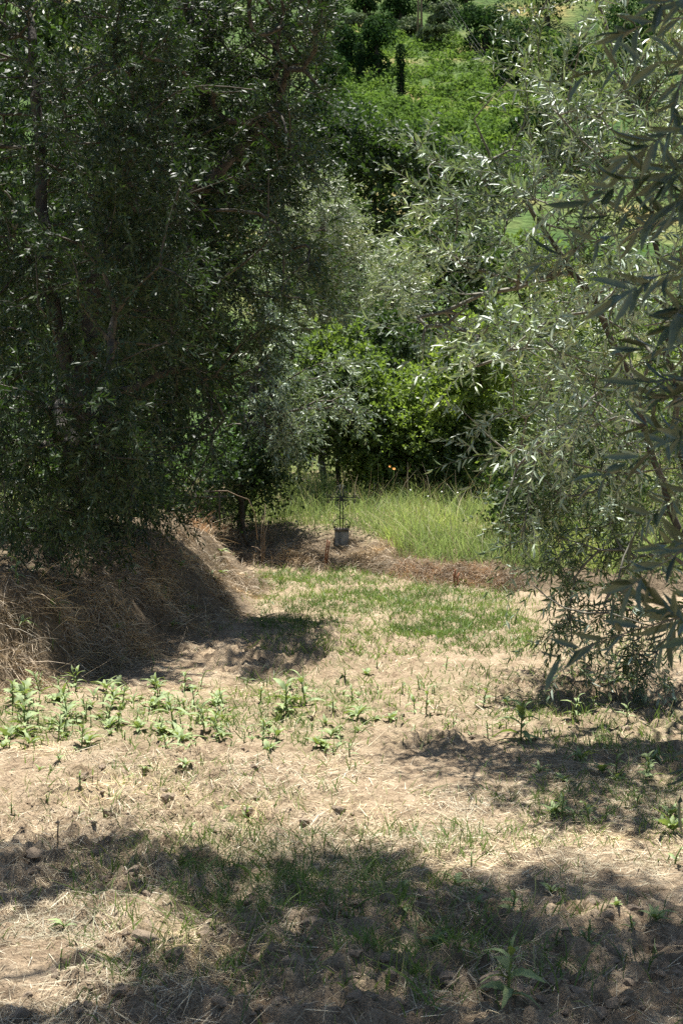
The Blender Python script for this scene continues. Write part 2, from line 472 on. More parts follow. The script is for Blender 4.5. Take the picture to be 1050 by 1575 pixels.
# ------------------------------------------------------------------ ground
def axis_lines(dense, step, grow, end):
    a = list(np.arange(0, dense, step)); s = step
    while a[-1] < end:
        s *= grow; a.append(a[-1] + s)
    return np.array(a)

xp = axis_lines(1.25, .0125, 1.035, 70)
xs = np.concatenate([-xp[:0:-1], xp])
ys = [-25, -18, -12, -8, -5, -3, -1.5, -.4, .4, 1, 1.5, 2, 2.4, 2.7, 3.0]
while ys[-1] < 8: ys.append(ys[-1] * 1.0036)
while ys[-1] < 24: ys.append(ys[-1] * 1.0075)
while ys[-1] < 58: ys.append(ys[-1] * 1.03)
ys = np.array(ys)
gx, gy = np.meshgrid(xs, ys)
gz = H(gx, gy)
nx, ny = len(xs), len(ys)
idx = np.arange(nx * ny).reshape(ny, nx)
quads = np.stack([idx[:-1, :-1], idx[:-1, 1:], idx[1:, 1:], idx[1:, :-1]], -1).reshape(-1, 4)
gm = make_mesh('ground', np.stack([gx, gy, gz], -1), quads, M['ground'], True)
d_, e_, _, _ = ground_parts(gx, gy)
bankm = np.clip(sstep(d_, -.12, .1) + sstep(e_, -.1, .1), 0, 1)
meadm = sstep(e_, .5, 1.4) * (1 - sstep(d_, -.2, .2)) + sstep(d_, .9, 1.6)
cov = np.zeros((nx * ny, 4), np.float32)
cov[:, 0] = (bankm * (1 - np.clip(meadm, 0, 1))).ravel()
cov[:, 1] = np.clip(green_cover(gx, gy) + meadm, 0, 1).ravel()
cov[:, 3] = 1
att = gm.color_attributes.new('cover', 'FLOAT_COLOR', 'POINT')
att.data.foreach_set('color', cov.ravel())
ground = tag(link('ground', gm), 'dry tilled soil path between grassy banks', kind='structure')

hx = np.linspace(-260, 260, 150); hy = np.concatenate([np.linspace(54, 240, 150), np.linspace(245, 700, 40)])
gx2, gy2 = np.meshgrid(hx, hy)
def HH(x, y):
    return np.interp(y, HY, HZ) + sstep(y, 54, 75) * (3.5 * (fbm(x * .03, y * .03, 51, 3) - .5) + 1.0 * (fbm(x * .16, y * .16, 55, 2) - .5)) + .05 * 0
ix2 = np.arange(len(hx) * len(hy)).reshape(len(hy), len(hx))
q2 = np.stack([ix2[:-1, :-1], ix2[:-1, 1:], ix2[1:, 1:], ix2[1:, :-1]], -1).reshape(-1, 4)
tag(link('hillside', make_mesh('hillside', np.stack([gx2, gy2, HH(gx2, gy2)], -1), q2, M['hill'], True)), 'green and ochre hillside across the valley', kind='structure')

def hill_hit(u, v):
    r = ray(np.atleast_1d(np.asarray(u, float)), np.atleast_1d(np.asarray(v, float)))
    Y = np.full(len(r), 58.0); done = np.zeros(len(r), bool)
    for _ in range(700):
        hit = (CAM_Z + r[:, 2] * Y <= HH(r[:, 0] * Y, Y))
        done |= hit
        Y = np.where(done, Y, Y + .5)
    return np.stack([r[:, 0] * Y, Y, HH(r[:, 0] * Y, Y)], -1), done

# clods: loose lumps of tilled earth, each its own piece of the ground
def clod_mesh(seed):
    import bmesh
    bm = bmesh.new(); bmesh.ops.create_icosphere(bm, subdivisions=2, radius=1)
    r = np.random.default_rng(seed)
    for v in bm.verts:
        k = .8 + .25 * math.sin(v.co.x * 3.1 + seed) * math.cos(v.co.y * 2.7 - seed) + .3 * (r.random() - .5)
        v.co *= k
        v.co.z *= .68
    me = bpy.data.meshes.new('clod'); bm.to_mesh(me); bm.free(); me.materials.append(M['clod'])
    return me
clods = [clod_mesh(i) for i in range(7)]
cu = rng.uniform(0, 1050, 900); cv = 1060 + 515 * rng.random(900) ** .8
cp = ground_hit(cu, cv)
keep = fbm(cp[:, 0] * .9 + 5, cp[:, 1] * .7, 11, 2) > .47
cp = cp[keep][:230]
for i, p in enumerate(cp):
    o = link('clod', clods[i % 7], ground, p + [0, 0, .004])
    s = .010 + .028 * rng.random() ** 2.2
    o.scale = (s * rng.uniform(.8, 1.5), s * rng.uniform(.8, 1.3), s); o.rotation_euler = (rng.uniform(-.4, .4), rng.uniform(-.4, .4), rng.uniform(0, 6.28))

# ------------------------------------------------------------------ blades: straw and grass
def blades(P, D, L, W, bend, segs, mat, name, label, cat=None, up=None, face=None, kind='stuff'):
    """Ribbons: start P, direction D, length L, width W, bend vector added with t^2."""
    n = len(P)
    t = np.linspace(0, 1, segs + 1)
    c = P[:, None] + D[:, None] * (t[None, :, None] * L[:, None, None]) + bend[:, None] * (t[None, :, None] ** 2 * L[:, None, None])
    side = norm(np.cross(D, face if face is not None else rng.normal(size=(n, 3))))
    w = W[:, None] * (1 - t[None] ** 2 * .85)
    a = c - side[:, None] * w[..., None] * .5; b = c + side[:, None] * w[..., None] * .5
    v = np.stack([a, b], 2).reshape(n, -1, 3)
    q = np.array([[2 * k, 2 * k + 1, 2 * k + 3, 2 * k + 2] for k in range(segs)])
    f = (np.arange(n)[:, None, None] * (2 * (segs + 1)) + q[None]).reshape(-1, 4)
    o = link(name, make_mesh(name, v, f, mat))
    tag(o, label, cat, kind=kind)
    return o

def scatter_view(n, u0, u1, v0, v1, vpow=1.0):
    u = rng.uniform(u0, u1, n); v = v0 + (v1 - v0) * rng.random(n) ** vpow
    return ground_hit(u, v)

def jitter_xy(p, s):
    p = p.copy(); p[:, :2] += rng.normal(size=(len(p), 2)) * s
    p[:, 2] = H(p[:, 0], p[:, 1]); return p

def on_path(p):
    d, e, _, _ = ground_parts(p[:, 0], p[:, 1])
    return (d < .05) & (e < .05)

# straw litter on the path
p = np.concatenate([scatter_view(70000, -180, 1230, 890, 1700), scatter_view(60000, -180, 1230, 1150, 1720)])
p = jitter_xy(p, .04)
p = p[on_path(p)]
p = p[rng.random(len(p)) < straw_cover(p[:, 0], p[:, 1])]
n = len(p)
th = rng.uniform(0, 2 * math.pi, n)
L = np.clip(rng.lognormal(math.log(.050), .55, n), .015, .26)
D = np.stack([np.cos(th), np.sin(th), rng.normal(0, .10, n) + .05], -1)
q = p + D * L[:, None]
D[:, 2] += np.clip((H(q[:, 0], q[:, 1]) - p[:, 2]) / L, -.6, .8)
p[:, 2] += .004
fc = np.tile([0, 0, 1.], (n, 1)) + rng.normal(0, .35, (n, 3))
blades(p, norm(D), L, (.0012 + .0016 * rng.random(n)) * (1 + .7 * sstep(p[:, 1], 5, 10)), rng.normal(0, .12, (n, 3)) * [1, 1, .3], 1, M['straw'], 'straw_litter', 'pale cut straw scattered over the tilled soil', face=fc)

# dead grass draped down the banks
def bank_points(n):
    u = np.concatenate([rng.uniform(-160, 440, n), rng.uniform(330, 830, n)])
    v = np.concatenate([rng.uniform(780, 1110, n), rng.uniform(790, 925, n)])
    p = ground_hit(u, v); p = jitter_xy(p, .03)
    d, e, _, _ = ground_parts(p[:, 0], p[:, 1])
    return p, d, e

def grad(p, h=.06):
    gxv = (ground_base(p[:, 0] + h, p[:, 1]) - ground_base(p[:, 0] - h, p[:, 1])) / (2 * h)
    gyv = (ground_base(p[:, 0], p[:, 1] + h) - ground_base(p[:, 0], p[:, 1] - h)) / (2 * h)
    return gxv, gyv

p, d, e = bank_points(56000)
leftb = (d > -.08) & (d < 1.2)
backb = (e > -.08) & (e < 1.5) & (d < 0)
pr = np.where(leftb, 1 - .8 * sstep(d, .75, 1.2), 0) + np.where(backb, (1 - .85 * sstep(e, .5, 1.3)) * (.45 + .55 * (p[:, 0] < .75)), 0)
k = rng.random(len(p)) < pr * (.12 + 1.1 * sstep(fbm(p[:, 0] * 3.4, p[:, 1] * 3.4, 61, 3), .36, .6))
p = p[k]; n = len(p)
gxv, gyv = grad(p)
g2 = np.stack([-gxv, -gyv, -(gxv ** 2 + gyv ** 2)], -1)
clump = np.stack([fbm(p[:, 0] * 3, p[:, 1] * 3 + p[:, 2] * 3, 63, 2) - .5, fbm(p[:, 0] * 3 + 40, p[:, 1] * 3, 64, 2) - .5, np.zeros(n)], -1)
nrm = norm(np.stack([-gxv, -gyv, np.ones(n)], -1))
D = norm(norm(g2) * .65 + clump * 2.6 + rng.normal(0, .85, (n, 3)) + nrm * .35)
L = np.clip(rng.lognormal(math.log(.082), .55, n), .02, .30)
blades(p, D, L, .0022 + .0028 * rng.random(n), np.stack([np.zeros(n), np.zeros(n), -rng.uniform(.1, .55, n)], -1) + rng.normal(0, .12, (n, 3)), 2, M['bank_straw'], 'dead_bank_grass', 'dry straw-coloured dead grass hanging over the earth banks')

# rusty cut grass at the foot of the meadow
u = rng.uniform(600, 800, 4200); v = rng.uniform(868, 925, 4200)
p = jitter_xy(ground_hit(u, v), .03); d, e, _, _ = ground_parts(p[:, 0], p[:, 1])
p = p[(e > -.1) & (e < .42)]; n = len(p)
D = norm(np.stack([rng.normal(0, .5, n), rng.normal(-.35, .4, n), np.full(n, .65)], -1))
blades(p, D, rng.uniform(.05, .17, n), .002 + .003 * rng.random(n), np.stack([rng.normal(0, .2, n), rng.normal(-.2, .2, n), -rng.uniform(.2, .7, n)], -1), 2, M['rust_straw'], 'rusty_cut_grass', 'rusty orange dried grass along the foot of the meadow')

# short green grass in patches on the path
p = np.concatenate([scatter_view(95000, -200, 1250, 880, 1600, 1.6), scatter_view(14000, 100, 760, 1270, 1560), scatter_view(60000, 390, 830, 872, 1010)])
p = jitter_xy(p, .05)
p = p[on_path(p)]
gcv = green_cover(p[:, 0], p[:, 1])
tuft = sstep(fbm(p[:, 0] * 9, p[:, 1] * 9, 71, 2), .42, .66)
p = p[rng.random(len(p)) < np.clip(gcv * (.35 + tuft) + .085 * tuft, 0, 1) * .9]
n = len(p)
far = sstep(p[:, 1], 5.5, 8)
D = norm(np.stack([rng.normal(0, .42, n), rng.normal(0, .42, n), np.ones(n)], -1))
L = rng.uniform(.03, .085, n) * (1 + .5 * rng.random(n) ** 3)
blades(p, D, L, (.0022 + .003 * rng.random(n)) * (1 + .5 * far), np.stack([rng.normal(0, .35, n), rng.normal(0, .35, n), -rng.uniform(0, .4, n)], -1), 2, M['grass'], 'short_grass', 'short green grass growing in patches on the path')

# long thin foreground grass
cen = ground_hit(rng.uniform(255, 640, 46), rng.uniform(1295, 1420, 46))
cen = np.concatenate([cen, ground_hit(rng.uniform(180, 300, 9), rng.uniform(1430, 1500, 9)), ground_hit(rng.uniform(600, 900, 22), rng.uniform(1340, 1560, 22)), ground_hit(rng.uniform(560, 760, 5), rng.uniform(1290, 1400, 5))])
p = np.repeat(cen, 9, 0); p[:, :2] += rng.normal(0, .05, (len(p), 2)); p[:, 2] = H(p[:, 0], p[:, 1]); n = len(p)
D = norm(np.stack([rng.normal(0, .42, n), rng.normal(0, .42, n), np.ones(n)], -1))
blades(p, D, rng.uniform(.05, .20, n), .0022 + .0028 * rng.random(n), np.stack([rng.normal(0, .4, n), rng.normal(0, .4, n), -rng.uniform(0, .6, n)], -1), 4, M['grass'], 'long_grass', 'long thin green grass clumps in the shade across the path')

# tall meadow grass behind the cross and on the terrace
u = np.concatenate([rng.uniform(380, 1120, 40000), rng.uniform(-60, 400, 9000)]); v = np.concatenate([rng.uniform(736, 900, 40000), rng.uniform(740, 830, 9000)])
p = ground_hit(u, v); p = jitter_xy(p, .06)
d, e, _, _ = ground_parts(p[:, 0], p[:, 1])
edge = .35 + .9 * (p[:, 0] < .55) * (1 - sstep(p[:, 0], .2, .9))
mead = np.where((d < .1), sstep(e, edge - .15, edge + .35), 0) + np.where(d > .8, .55 * sstep(d, .8, 1.1), 0)
k = (rng.random(len(p)) < mead) & (p[:, 1] < 28)
p = p[k]; n = len(p)
tallness = .55 + .75 * fbm(p[:, 0] * 1.5, p[:, 1] * 1.5, 81, 2)
L = rng.uniform(.10, .46, n) * tallness * np.where(p[:, 1] > 17.0, 1.0, .85)
D = norm(np.stack([rng.normal(0, .30, n) - .05, rng.normal(0, .32, n), np.ones(n)], -1))
blades(p, D, L, .004 + .005 * rng.random(n), np.stack([rng.normal(0, .28, n), rng.normal(0, .28, n), -rng.uniform(0, .35, n)], -1), 2, M['meadow'], 'meadow_grass', 'tall pale green meadow grass behind the iron cross')
k = rng.integers(0, len(p), 1100); q = p[k]; n = len(q)
D = norm(np.stack([rng.normal(0, .2, n), rng.normal(0, .2, n), np.ones(n)], -1))
blades(q, D, rng.uniform(.35, .68, n), .004 + .003 * rng.random(n), np.stack([rng.normal(0, .22, n), rng.normal(0, .2, n), -rng.uniform(0, .3, n)], -1), 3, M['straw'], 'seed_stalks', 'dry pale seed stalks rising out of the meadow grass')
# fringe of grass standing on top of the mound
cen = ground_hit(rng.uniform(265, 345, 26), rng.uniform(790, 815, 26))
p = np.repeat(cen, 22, 0); p[:, :2] += rng.normal(0, .05, (len(p), 2)); p[:, 2] = H(p[:, 0], p[:, 1]); n = len(p)
D = norm(np.stack([rng.normal(.1, .4, n), rng.normal(-.1, .4, n), np.ones(n)], -1))
blades(p, D, rng.uniform(.08, .26, n), .003 + .003 * rng.random(n), np.stack([rng.normal(0, .3, n), rng.normal(0, .3, n), -rng.uniform(.1, .6, n)], -1), 3, M['rust_straw'], 'mound_grass', 'reddish dry grass tuft on top of the earth mound')
cen = ground_hit(rng.uniform(270, 335, 16), rng.uniform(745, 790, 16))
p = np.repeat(cen, 40, 0); p[:, :2] += rng.normal(0, .07, (len(p), 2)); p[:, 2] = H(p[:, 0], p[:, 1]); n = len(p)
D = norm(np.stack([rng.normal(.1, .3, n), rng.normal(-.1, .3, n), np.ones(n)], -1))
blades(p, D, rng.uniform(.15, .42, n), .003 + .004 * rng.random(n), np.stack([rng.normal(0, .3, n), rng.normal(0, .3, n), -rng.uniform(.1, .5, n)], -1), 3, M['grass'], 'terrace_grass', 'bright green grass hanging over the terrace edge above the mound')

# ------------------------------------------------------------------ trees
LIT = [  # stretches of ground, in photo pixels, that the sun reaches
    [(0, 1078), (130, 1062), (400, 1052), (515, 1015), (522, 958), (415, 930), (405, 890), (560, 885), (760, 905), (790, 985), (780, 1035), (640, 1140), (600, 1190), (760, 1255), (850, 1292), (1060, 1312), (1060, 1335), (950, 1345), (700, 1345), (600, 1312), (250, 1322), (200, 1282), (0, 1310)],
    [(690, 1138), (790, 1095), (1060, 1098), (1060, 1140), (760, 1148)],
    [(-30, 945), (60, 965), (118, 1055), (-30, 1070)],
    [(265, 800), (330, 785), (412, 880), (385, 945), (325, 905)],
    [(-30, 1400), (130, 1392), (330, 1390), (315, 1450), (195, 1485), (170, 1545), (-30, 1545)],
    [(848, 1395), (960, 1398), (1005, 1445), (880, 1432)],
    [(540, 740), (765, 740), (765, 890), (640, 882), (560, 832)],
]
def lit_mask(P):
    q = shadow_point(P)
    u, v, f = project(q)
    m = np.zeros(len(P), bool)
    for poly in LIT: m |= in_poly(u, v, poly)
    return m

def ellipsoid_pts(vols, n, shell=.0):
    """vols: (centre, radii, weight)"""
    w = np.array([v[2] for v in vols], float); w /= w.sum()
    out = []
    for (c, r, _), k in zip(vols, np.round(w * n).astype(int)):
        d = norm(rng.normal(size=(k, 3)))
        rad = (shell + (1 - shell) * rng.random((k, 1))) ** (1 / 3) if shell == 0 else shell + (1 - shell) * rng.random((k, 1))
        out.append(np.asarray(c) + d * rad * np.asarray(r))
    return np.concatenate(out)

def grow(limbs, att, step=.16, wob=.05):
    """Join attraction points to the limbs; returns points, parents."""
    pts, par, isl = [], [], []
    for li, poly in enumerate(limbs):
        poly = np.asarray(poly, float)
        seg = []
        for a, b in zip(poly[:-1], poly[1:]):
            k = max(1, int(np.linalg.norm(b - a) / step))
            for j in range(k): seg.append(a + (b - a) * j / k)
        seg.append(poly[-1])
        seg = np.array(seg)
        first = len(pts)
        parent = -1
        if pts:
            parent = int(np.argmin(np.linalg.norm(np.array(pts) - seg[0], axis=1)))
        for j, s in enumerate(seg):
            if j == 0 and parent >= 0 and np.linalg.norm(pts[parent] - s) < 1e-3: 
                prev = parent; continue
            pts.append(s + (rng.normal(size=3) * wob * .3 if j else 0)); par.append((parent if j == 0 else prev)); isl.append(True)
            prev = len(pts) - 1
    base = np.array(pts)
    dist = np.array([np.min(np.linalg.norm(base - a, axis=1)) for a in att])
    cap = 400000
    arr = np.zeros((len(pts) + len(att) * 30, 3)); arr[:len(pts)] = base; n = len(pts)
    tips = np.zeros(len(att), int)
    for i in np.argsort(dist):
        a = att[i]
        dd = np.linalg.norm(arr[:n] - a, axis=1)
        j = int(np.argmin(dd)); L = dd[j]
        k = min(25, max(1, int(L / step)))
        start = arr[j].copy()
        mid = rng.normal(size=3) * L * .12 + np.array([0, 0, .10 * L])
        prev = j
        for q in range(1, k + 1):
            t = q / k
            p = start + (a - start) * t + mid * 4 * t * (1 - t) + (rng.normal(size=3) * wob * .5 if q < k else 0)
            arr[n] = p; par.append(prev); prev = n; n += 1
        tips[i] = prev
    # ease the kinks out of the branches
    pts_, par_ = arr[:n].copy(), np.array(par)
    nb_ = len(base)
    for _ in range(4):
        cs = np.zeros((n, 3)); cc = np.zeros(n)
        has = par_ >= 0
        np.add.at(cs, par_[has], pts_[has]); np.add.at(cc, par_[has], 1)
        mv = (np.arange(n) >= nb_) & (cc > 0)
        new = pts_.copy()
        new[mv] = .4 * pts_[mv] + .3 * pts_[par_[mv]] + .3 * cs[mv] / cc[mv][:, None]
        pts_ = new
    return pts_, par_, tips

def radii(par, tips, r_tip, expo, rmax):
    cnt = np.zeros(len(par)); cnt[tips] += 1
    for i in range(len(par) - 1, -1, -1):
        if par[i] >= 0: cnt[par[i]] += cnt[i]
    return np.minimum(r_tip * np.maximum(cnt, 1) ** expo, rmax), cnt

def shoots(P, D, L, droop, m, spread=.9, up=.1, jit=.55):
    """Leafy shoots. Returns twig points (n,4,3) and leaf arrays P, A, N for m pairs on every shoot."""
    n = len(P)
    bend = np.stack([rng.normal(0, .18, n), rng.normal(0, .18, n), -droop], -1)
    def c(t): return P[:, None] + D[:, None] * (t * L[:, None])[..., None] + bend[:, None] * (t ** 2 * L[:, None])[..., None]
    tw = c(np.linspace(0, 1, 4)[None].repeat(n, 0))
    t = (np.linspace(.10, 1.0, m)[None] + rng.normal(0, .02, (n, m))).clip(0, 1.02)
    pos = c(t)
    T = norm(D[:, None] + 2 * bend[:, None] * t[..., None])
    A0, B0 = frames(T.reshape(-1, 3)); A0 = A0.reshape(T.shape); B0 = B0.reshape(T.shape)
    ph = (np.arange(m) % 2)[None] * (math.pi / 2) + rng.uniform(0, math.pi, (n, 1)) + rng.normal(0, .25, (n, m))
    side = A0 * np.cos(ph)[..., None] + B0 * np.sin(ph)[..., None]
    out = []
    for sgn in (1, -1):
        ang = spread * (1 - .45 * t[..., None] ** 3) + rng.normal(0, .15, (n, m, 1))
        ax = norm(T * np.cos(ang) + sgn * side * np.sin(ang) + rng.normal(0, .14, (n, m, 3)))
        nr = norm(T + np.array([0, 0, up]) - ax * .3 + rng.normal(0, jit, (n, m, 3)))
        out.append((pos, ax, nr))
    LP = np.concatenate([o[0].reshape(-1, 3) for o in out]); LA = np.concatenate([o[1].reshape(-1, 3) for o in out]); LN = np.concatenate([o[2].reshape(-1, 3) for o in out])
    return tw, LP, LA, LN

def leaf_object_mesh(tmpl, mat, wl):
    tv, tf = tmpl
    v = tv.copy(); v[:, 1] *= wl
    return make_mesh('leaf', v, tf, mat)

def frame_matrix(P, A, N, L):
    from mathutils import Matrix
    Sd = np.cross(N, A); Sd /= np.linalg.norm(Sd); N = np.cross(A, Sd)
    m = Matrix(((A[0] * L, Sd[0] * L, N[0] * L, P[0]), (A[1] * L, Sd[1] * L, N[1] * L, P[1]), (A[2] * L, Sd[2] * L, N[2] * L, P[2]), (0, 0, 0, 1)))
    return m

def tree(name, label, cat, limbs, vols, natt, nsh, pairs, shL, droop, leafL, leafW, tmpl, mleaf, mbark, group=None, outward=.6, up=.25, r_tip=.004, expo=.42, rmax=.16,
         prune=True, singles=0, twigs=True, shell=0, step=.16, spread=.9, att=None, lean=None, kbig=8, sun_thin=None, extra=None, mtwig=None, more=None, bare=None, gap=False):
    root = link(name, None, None, limbs[0][0])
    base = np.asarray(limbs[0][0], float)
    tag(root, label, cat, group)
    A = ellipsoid_pts(vols, natt, shell) if att is None else att
    if more is not None: A = np.concatenate([A, more])
    gzv = ground_base(A[:, 0], A[:, 1])
    A = A[A[:, 2] > gzv + .12]
    if prune:
        m = lit_mask(A)
        A = A[~(m & (rng.random(len(A)) < .93))]
    if gap: A = A[~in_poly(*project(A)[:2], GAP)]
    nleafy = len(A)
    if bare is not None: A = np.concatenate([A, bare])
    pts, par, tips = grow(limbs, A, step)
    # shoots at the tips
    cen = np.concatenate([np.tile(v[0], (1, 1)) for v in vols]).mean(0)
    ti = np.repeat(tips[:nleafy], nsh)
    Pt = pts[ti]; dirp = norm(pts[ti] - pts[np.maximum(par[ti], 0)])
    src = ti.copy()
    D = norm(dirp * .5 + norm(Pt - cen) * outward + rng.normal(0, .55, Pt.shape) + np.array([0, 0, up]) + (0 if lean is None else np.asarray(lean)))
    Ls = rng.uniform(.6, 1.3, len(Pt)) * shL
    if gap:
        k = ~(in_poly(*project(Pt + D * (Ls * .9)[:, None])[:2], GAP) | in_poly(*project(Pt + D * (Ls * .5)[:, None])[:2], GAP))
        Pt, D, Ls, src = Pt[k], D[k], Ls[k], src[k]
    if extra is not None:
        eP, eD, eL = extra
        Pt = np.concatenate([Pt, eP]); D = np.concatenate([D, eD]); Ls = np.concatenate([Ls, eL]); src = np.concatenate([src, np.full(len(eP), -1)])
    if prune:
        mid = Pt + D * (Ls * .6)[:, None]
        m = lit_mask(mid) & (rng.random(len(Pt)) < .9)
        Pt, D, Ls, src = Pt[~m], D[~m], Ls[~m], src[~m]
    live = np.concatenate([np.unique(src[src >= 0]), tips[nleafy:]])
    r, cnt = radii(par, live, r_tip, expo, rmax)
    ch = np.nonzero((par >= 0) & (cnt > 0))[0]
    mb = MB()
    thr = min(.022, float(r.max()) * .55)
    big = ch[r[ch] > thr]; small = ch[r[ch] <= thr]
    if len(big): edges_tubes(mb, pts[par[big]] - base, pts[big] + (pts[big] - pts[par[big]]) * .12 - base, np.minimum(r[par[big]], r[big] * 1.3), r[big], kbig)
    trunk = mb.build('trunk', mbark, root, smooth=True)
    if len(small):
        mb = MB(); edges_tubes(mb, pts[par[small]] - base, pts[small] - base, np.minimum(r[par[small]], .02), r[small], 4)
        mb.build('branches', mtwig or M['twig'], root, kind='stuff')
    dr = droop * rng.uniform(.3, 1.6, len(Pt))
    tw, LP, LA, LN = shoots(Pt, D, Ls, dr, pairs, spread)
    if twigs:
        mb = MB()
        if len(tw) > 4000: tw = tw[::2]
        for s in range(3):
            edges_tubes(mb, tw[:, s] - base, tw[:, s + 1] - base, np.full(len(tw), .0026 - .0006 * s), np.full(len(tw), .0026 - .0006 * (s + 1)), 3)
        mb.build('twigs', mtwig or M['twig'], root, kind='stuff')
    g = ground_base(LP[:, 0], LP[:, 1])
    ok = (LP[:, 2] > g + .02) & (rng.random(len(LP)) < .93)
    LP, LA, LN = LP[ok], LA[ok], LN[ok]
    LL = leafL * rng.uniform(.62, 1.25, len(LP)); LW = LL * leafW * rng.uniform(.8, 1.2, len(LP))
    if singles:
        u, v, f = project(LP)
        inside = (u > -10) & (u < 1060) & (v > -10) & (v < 1585) & (f > .3)
        sc = np.where(inside, LL * FPX / f * np.linalg.norm(np.cross(LA, norm(LP - np.array([0, 0, CAM_Z]))), axis=1), 0)
        pick = np.argsort(-sc)[:singles]
        single_mesh = leaf_object_mesh(LEAF8, mleaf, leafW)
        for i in pick:
            o = link('leaf', single_mesh, root)
            o.matrix_local = frame_matrix(LP[i] - base, LA[i], LN[i], LL[i])
        rest = np.ones(len(LP), bool); rest[pick] = False
        LP, LA, LN, LL, LW = LP[rest], LA[rest], LN[rest], LL[rest], LW[rest]
    v, f = leaf_verts(tmpl, LP - base, LA, LN, LL, LW)
    o = link('crown', make_mesh('crown', v, f, mleaf), root); o['kind'] = 'stuff'
    return root

def V(u, v, Y, ru, rv, ry, w):
    """ellipsoid by photo pixel centre at depth Y; radii ru, rv in photo pixels, ry in metres"""
    return (at(u, v, Y), np.array([ru * Y / FPX, ry, rv * Y / FPX]), w)

GAP = [(523, -60), (748, -60), (752, 60), (800, 130), (775, 200), (725, 205), (690, 185), (655, 170), (600, 180), (550, 150), (522, 100)]
def over(poly, n, z0, z1):
    """Points in the air whose shadow falls inside a patch of ground."""
    poly_a = np.array(poly, float); out = []
    while sum(map(len, out)) < n:
        u = rng.uniform(poly_a[:, 0].min(), poly_a[:, 0].max(), 1200); v = rng.uniform(poly_a[:, 1].min(), poly_a[:, 1].max(), 1200)
        k = in_poly(u, v, poly); q = ground_hit(u[k], v[k]); w = q[:, 1] ** 2
        out.append(q[rng.random(len(q)) < w / w.max()])
    q = np.concatenate(out)[:n]
    z = rng.uniform(z0, z1, n)
    return q + S * ((z - q[:, 2]) / S[2])[:, None]
SH_LEFT = [(10, 880), (250, 850), (330, 915), (390, 952), (500, 958), (512, 1005), (400, 1046), (130, 1056), (70, 975)]
SH_L2 = [(135, 865), (300, 850), (240, 1045), (135, 1052), (115, 1000)]
SH_R1 = [(640, 1150), (760, 1140), (1080, 1150), (1080, 1270), (860, 1270), (760, 1230), (620, 1185)]
SH_R2 = [(790, 1035), (960, 1028), (1060, 1040), (1060, 1085), (800, 1082)]
SH_BACK = [(370, 815), (550, 830), (560, 882), (400, 872)]
# --- big dark olive on the terrace, left
b = np.array([-2.15, 11.7, ground_base(-2.15, 11.7) - .1])
limbs = [[b, b + [.05, .0, .5], b + [.0, .05, 1.0]],
         [b + [.0, .05, 1.0], at(150, 420, 11.9), at(215, 210, 12.1), at(280, 60, 12.4), at(350, -150, 12.8)],
         [b + [.0, .05, 1.0], at(70, 400, 11.8), at(60, 180, 12.2), at(30, -100, 12.7)],
         [at(150, 420, 11.9), at(270, 330, 11.8), at(400, 200, 12.0), at(460, 80, 12.3)],
         [b + [.0, .05, 1.0], at(90, 620, 10.6), at(110, 690, 9.9)],
         [b + [.0, .05, 1.0], at(300, 560, 12.0), at(340, 640, 12.0)]]
vols = [V(180, 330, 12.0, 230, 220, .9, 3.2), V(160, 120, 12.4, 250, 200, 1.0, 3.0), V(400, 110, 12.3, 100, 170, .8, 1.4), V(420, 260, 12.2, 70, 110, .7, .5), V(330, 430, 12.2, 120, 190, .75, 1.5), V(200, -160, 13.0, 280, 180, 1.0, 1.5), V(190, -270, 12.15, 300, 110, .95, 2.4),
        V(85, 690, 9.5, 140, 150, .35, 2.0), V(20, 480, 11.4, 120, 230, .8, 1.2), V(230, 620, 11.9, 130, 160, .6, 1.3), V(-150, 350, 11.8, 180, 420, 1.2, 1.3), V(60, 830, 10.2, 110, 45, .35, .5), V(200, 770, 11.0, 90, 50, .4, .5), V(20, 60, 12.6, 120, 160, .8, .9)]
tree('olive_tree', 'tall dark olive tree on the terrace above the shaded bank', 'tree', limbs, vols, 1550, 4, 11, .30, .35, .056, .25, LEAF4, M['olive_shaded'], M['bark'], 'olive trees', singles=300, rmax=.13, gap=True, mtwig=M['grey_twig'], more=np.concatenate([over(SH_LEFT, 420, 2.4, 5.2), over(SH_L2, 160, 1.9, 4.6), over([(385, 955), (500, 957), (513, 1005), (440, 1042), (375, 1046)], 130, 4.4, 5.9)]))

# --- olive leaning over the path on the right
b = np.array([2.15, 8.3, ground_base(2.15, 8.3) - .1])
limbs = [[b, b + [-.05, 0, .45], b + [-.12, -.05, .85]],
         [b + [-.12, -.05, .85], at(960, 560, 8.1), at(880, 420, 8.0), at(800, 300, 7.9), at(720, 190, 7.8)],
         [b + [-.12, -.05, .85], at(1020, 450, 8.2), at(980, 200, 8.2), at(900, -60, 8.2)],
         [at(880, 420, 8.0), at(790, 440, 7.8), at(690, 480, 7.7), at(600, 500, 7.6)],
         [at(960, 560, 8.1), at(880, 640, 7.8), at(800, 720, 7.7)],
         [b + [-.12, -.05, .85], at(980, 820, 7.9), at(930, 930, 7.6)]]
vols = [V(950, 120, 8.0, 190, 220, .7, 2.2), V(850, 330, 7.9, 130, 160, .6, 1.35), V(925, 560, 8.0, 150, 180, .7, 2.3), V(915, 790, 8.0, 130, 180, .65, 3.6), V(1050, 500, 8.1, 150, 500, .9, 2.0), V(960, 990, 7.9, 110, 110, .45, .8),
        V(710, 440, 7.7, 70, 100, .3, .25), V(710, 290, 7.8, 60, 70, .25, .2), V(800, 660, 7.7, 50, 120, .35, .4), V(980, -150, 8.3, 260, 150, .8, .8), V(840, 890, 7.8, 60, 80, .3, .9)]
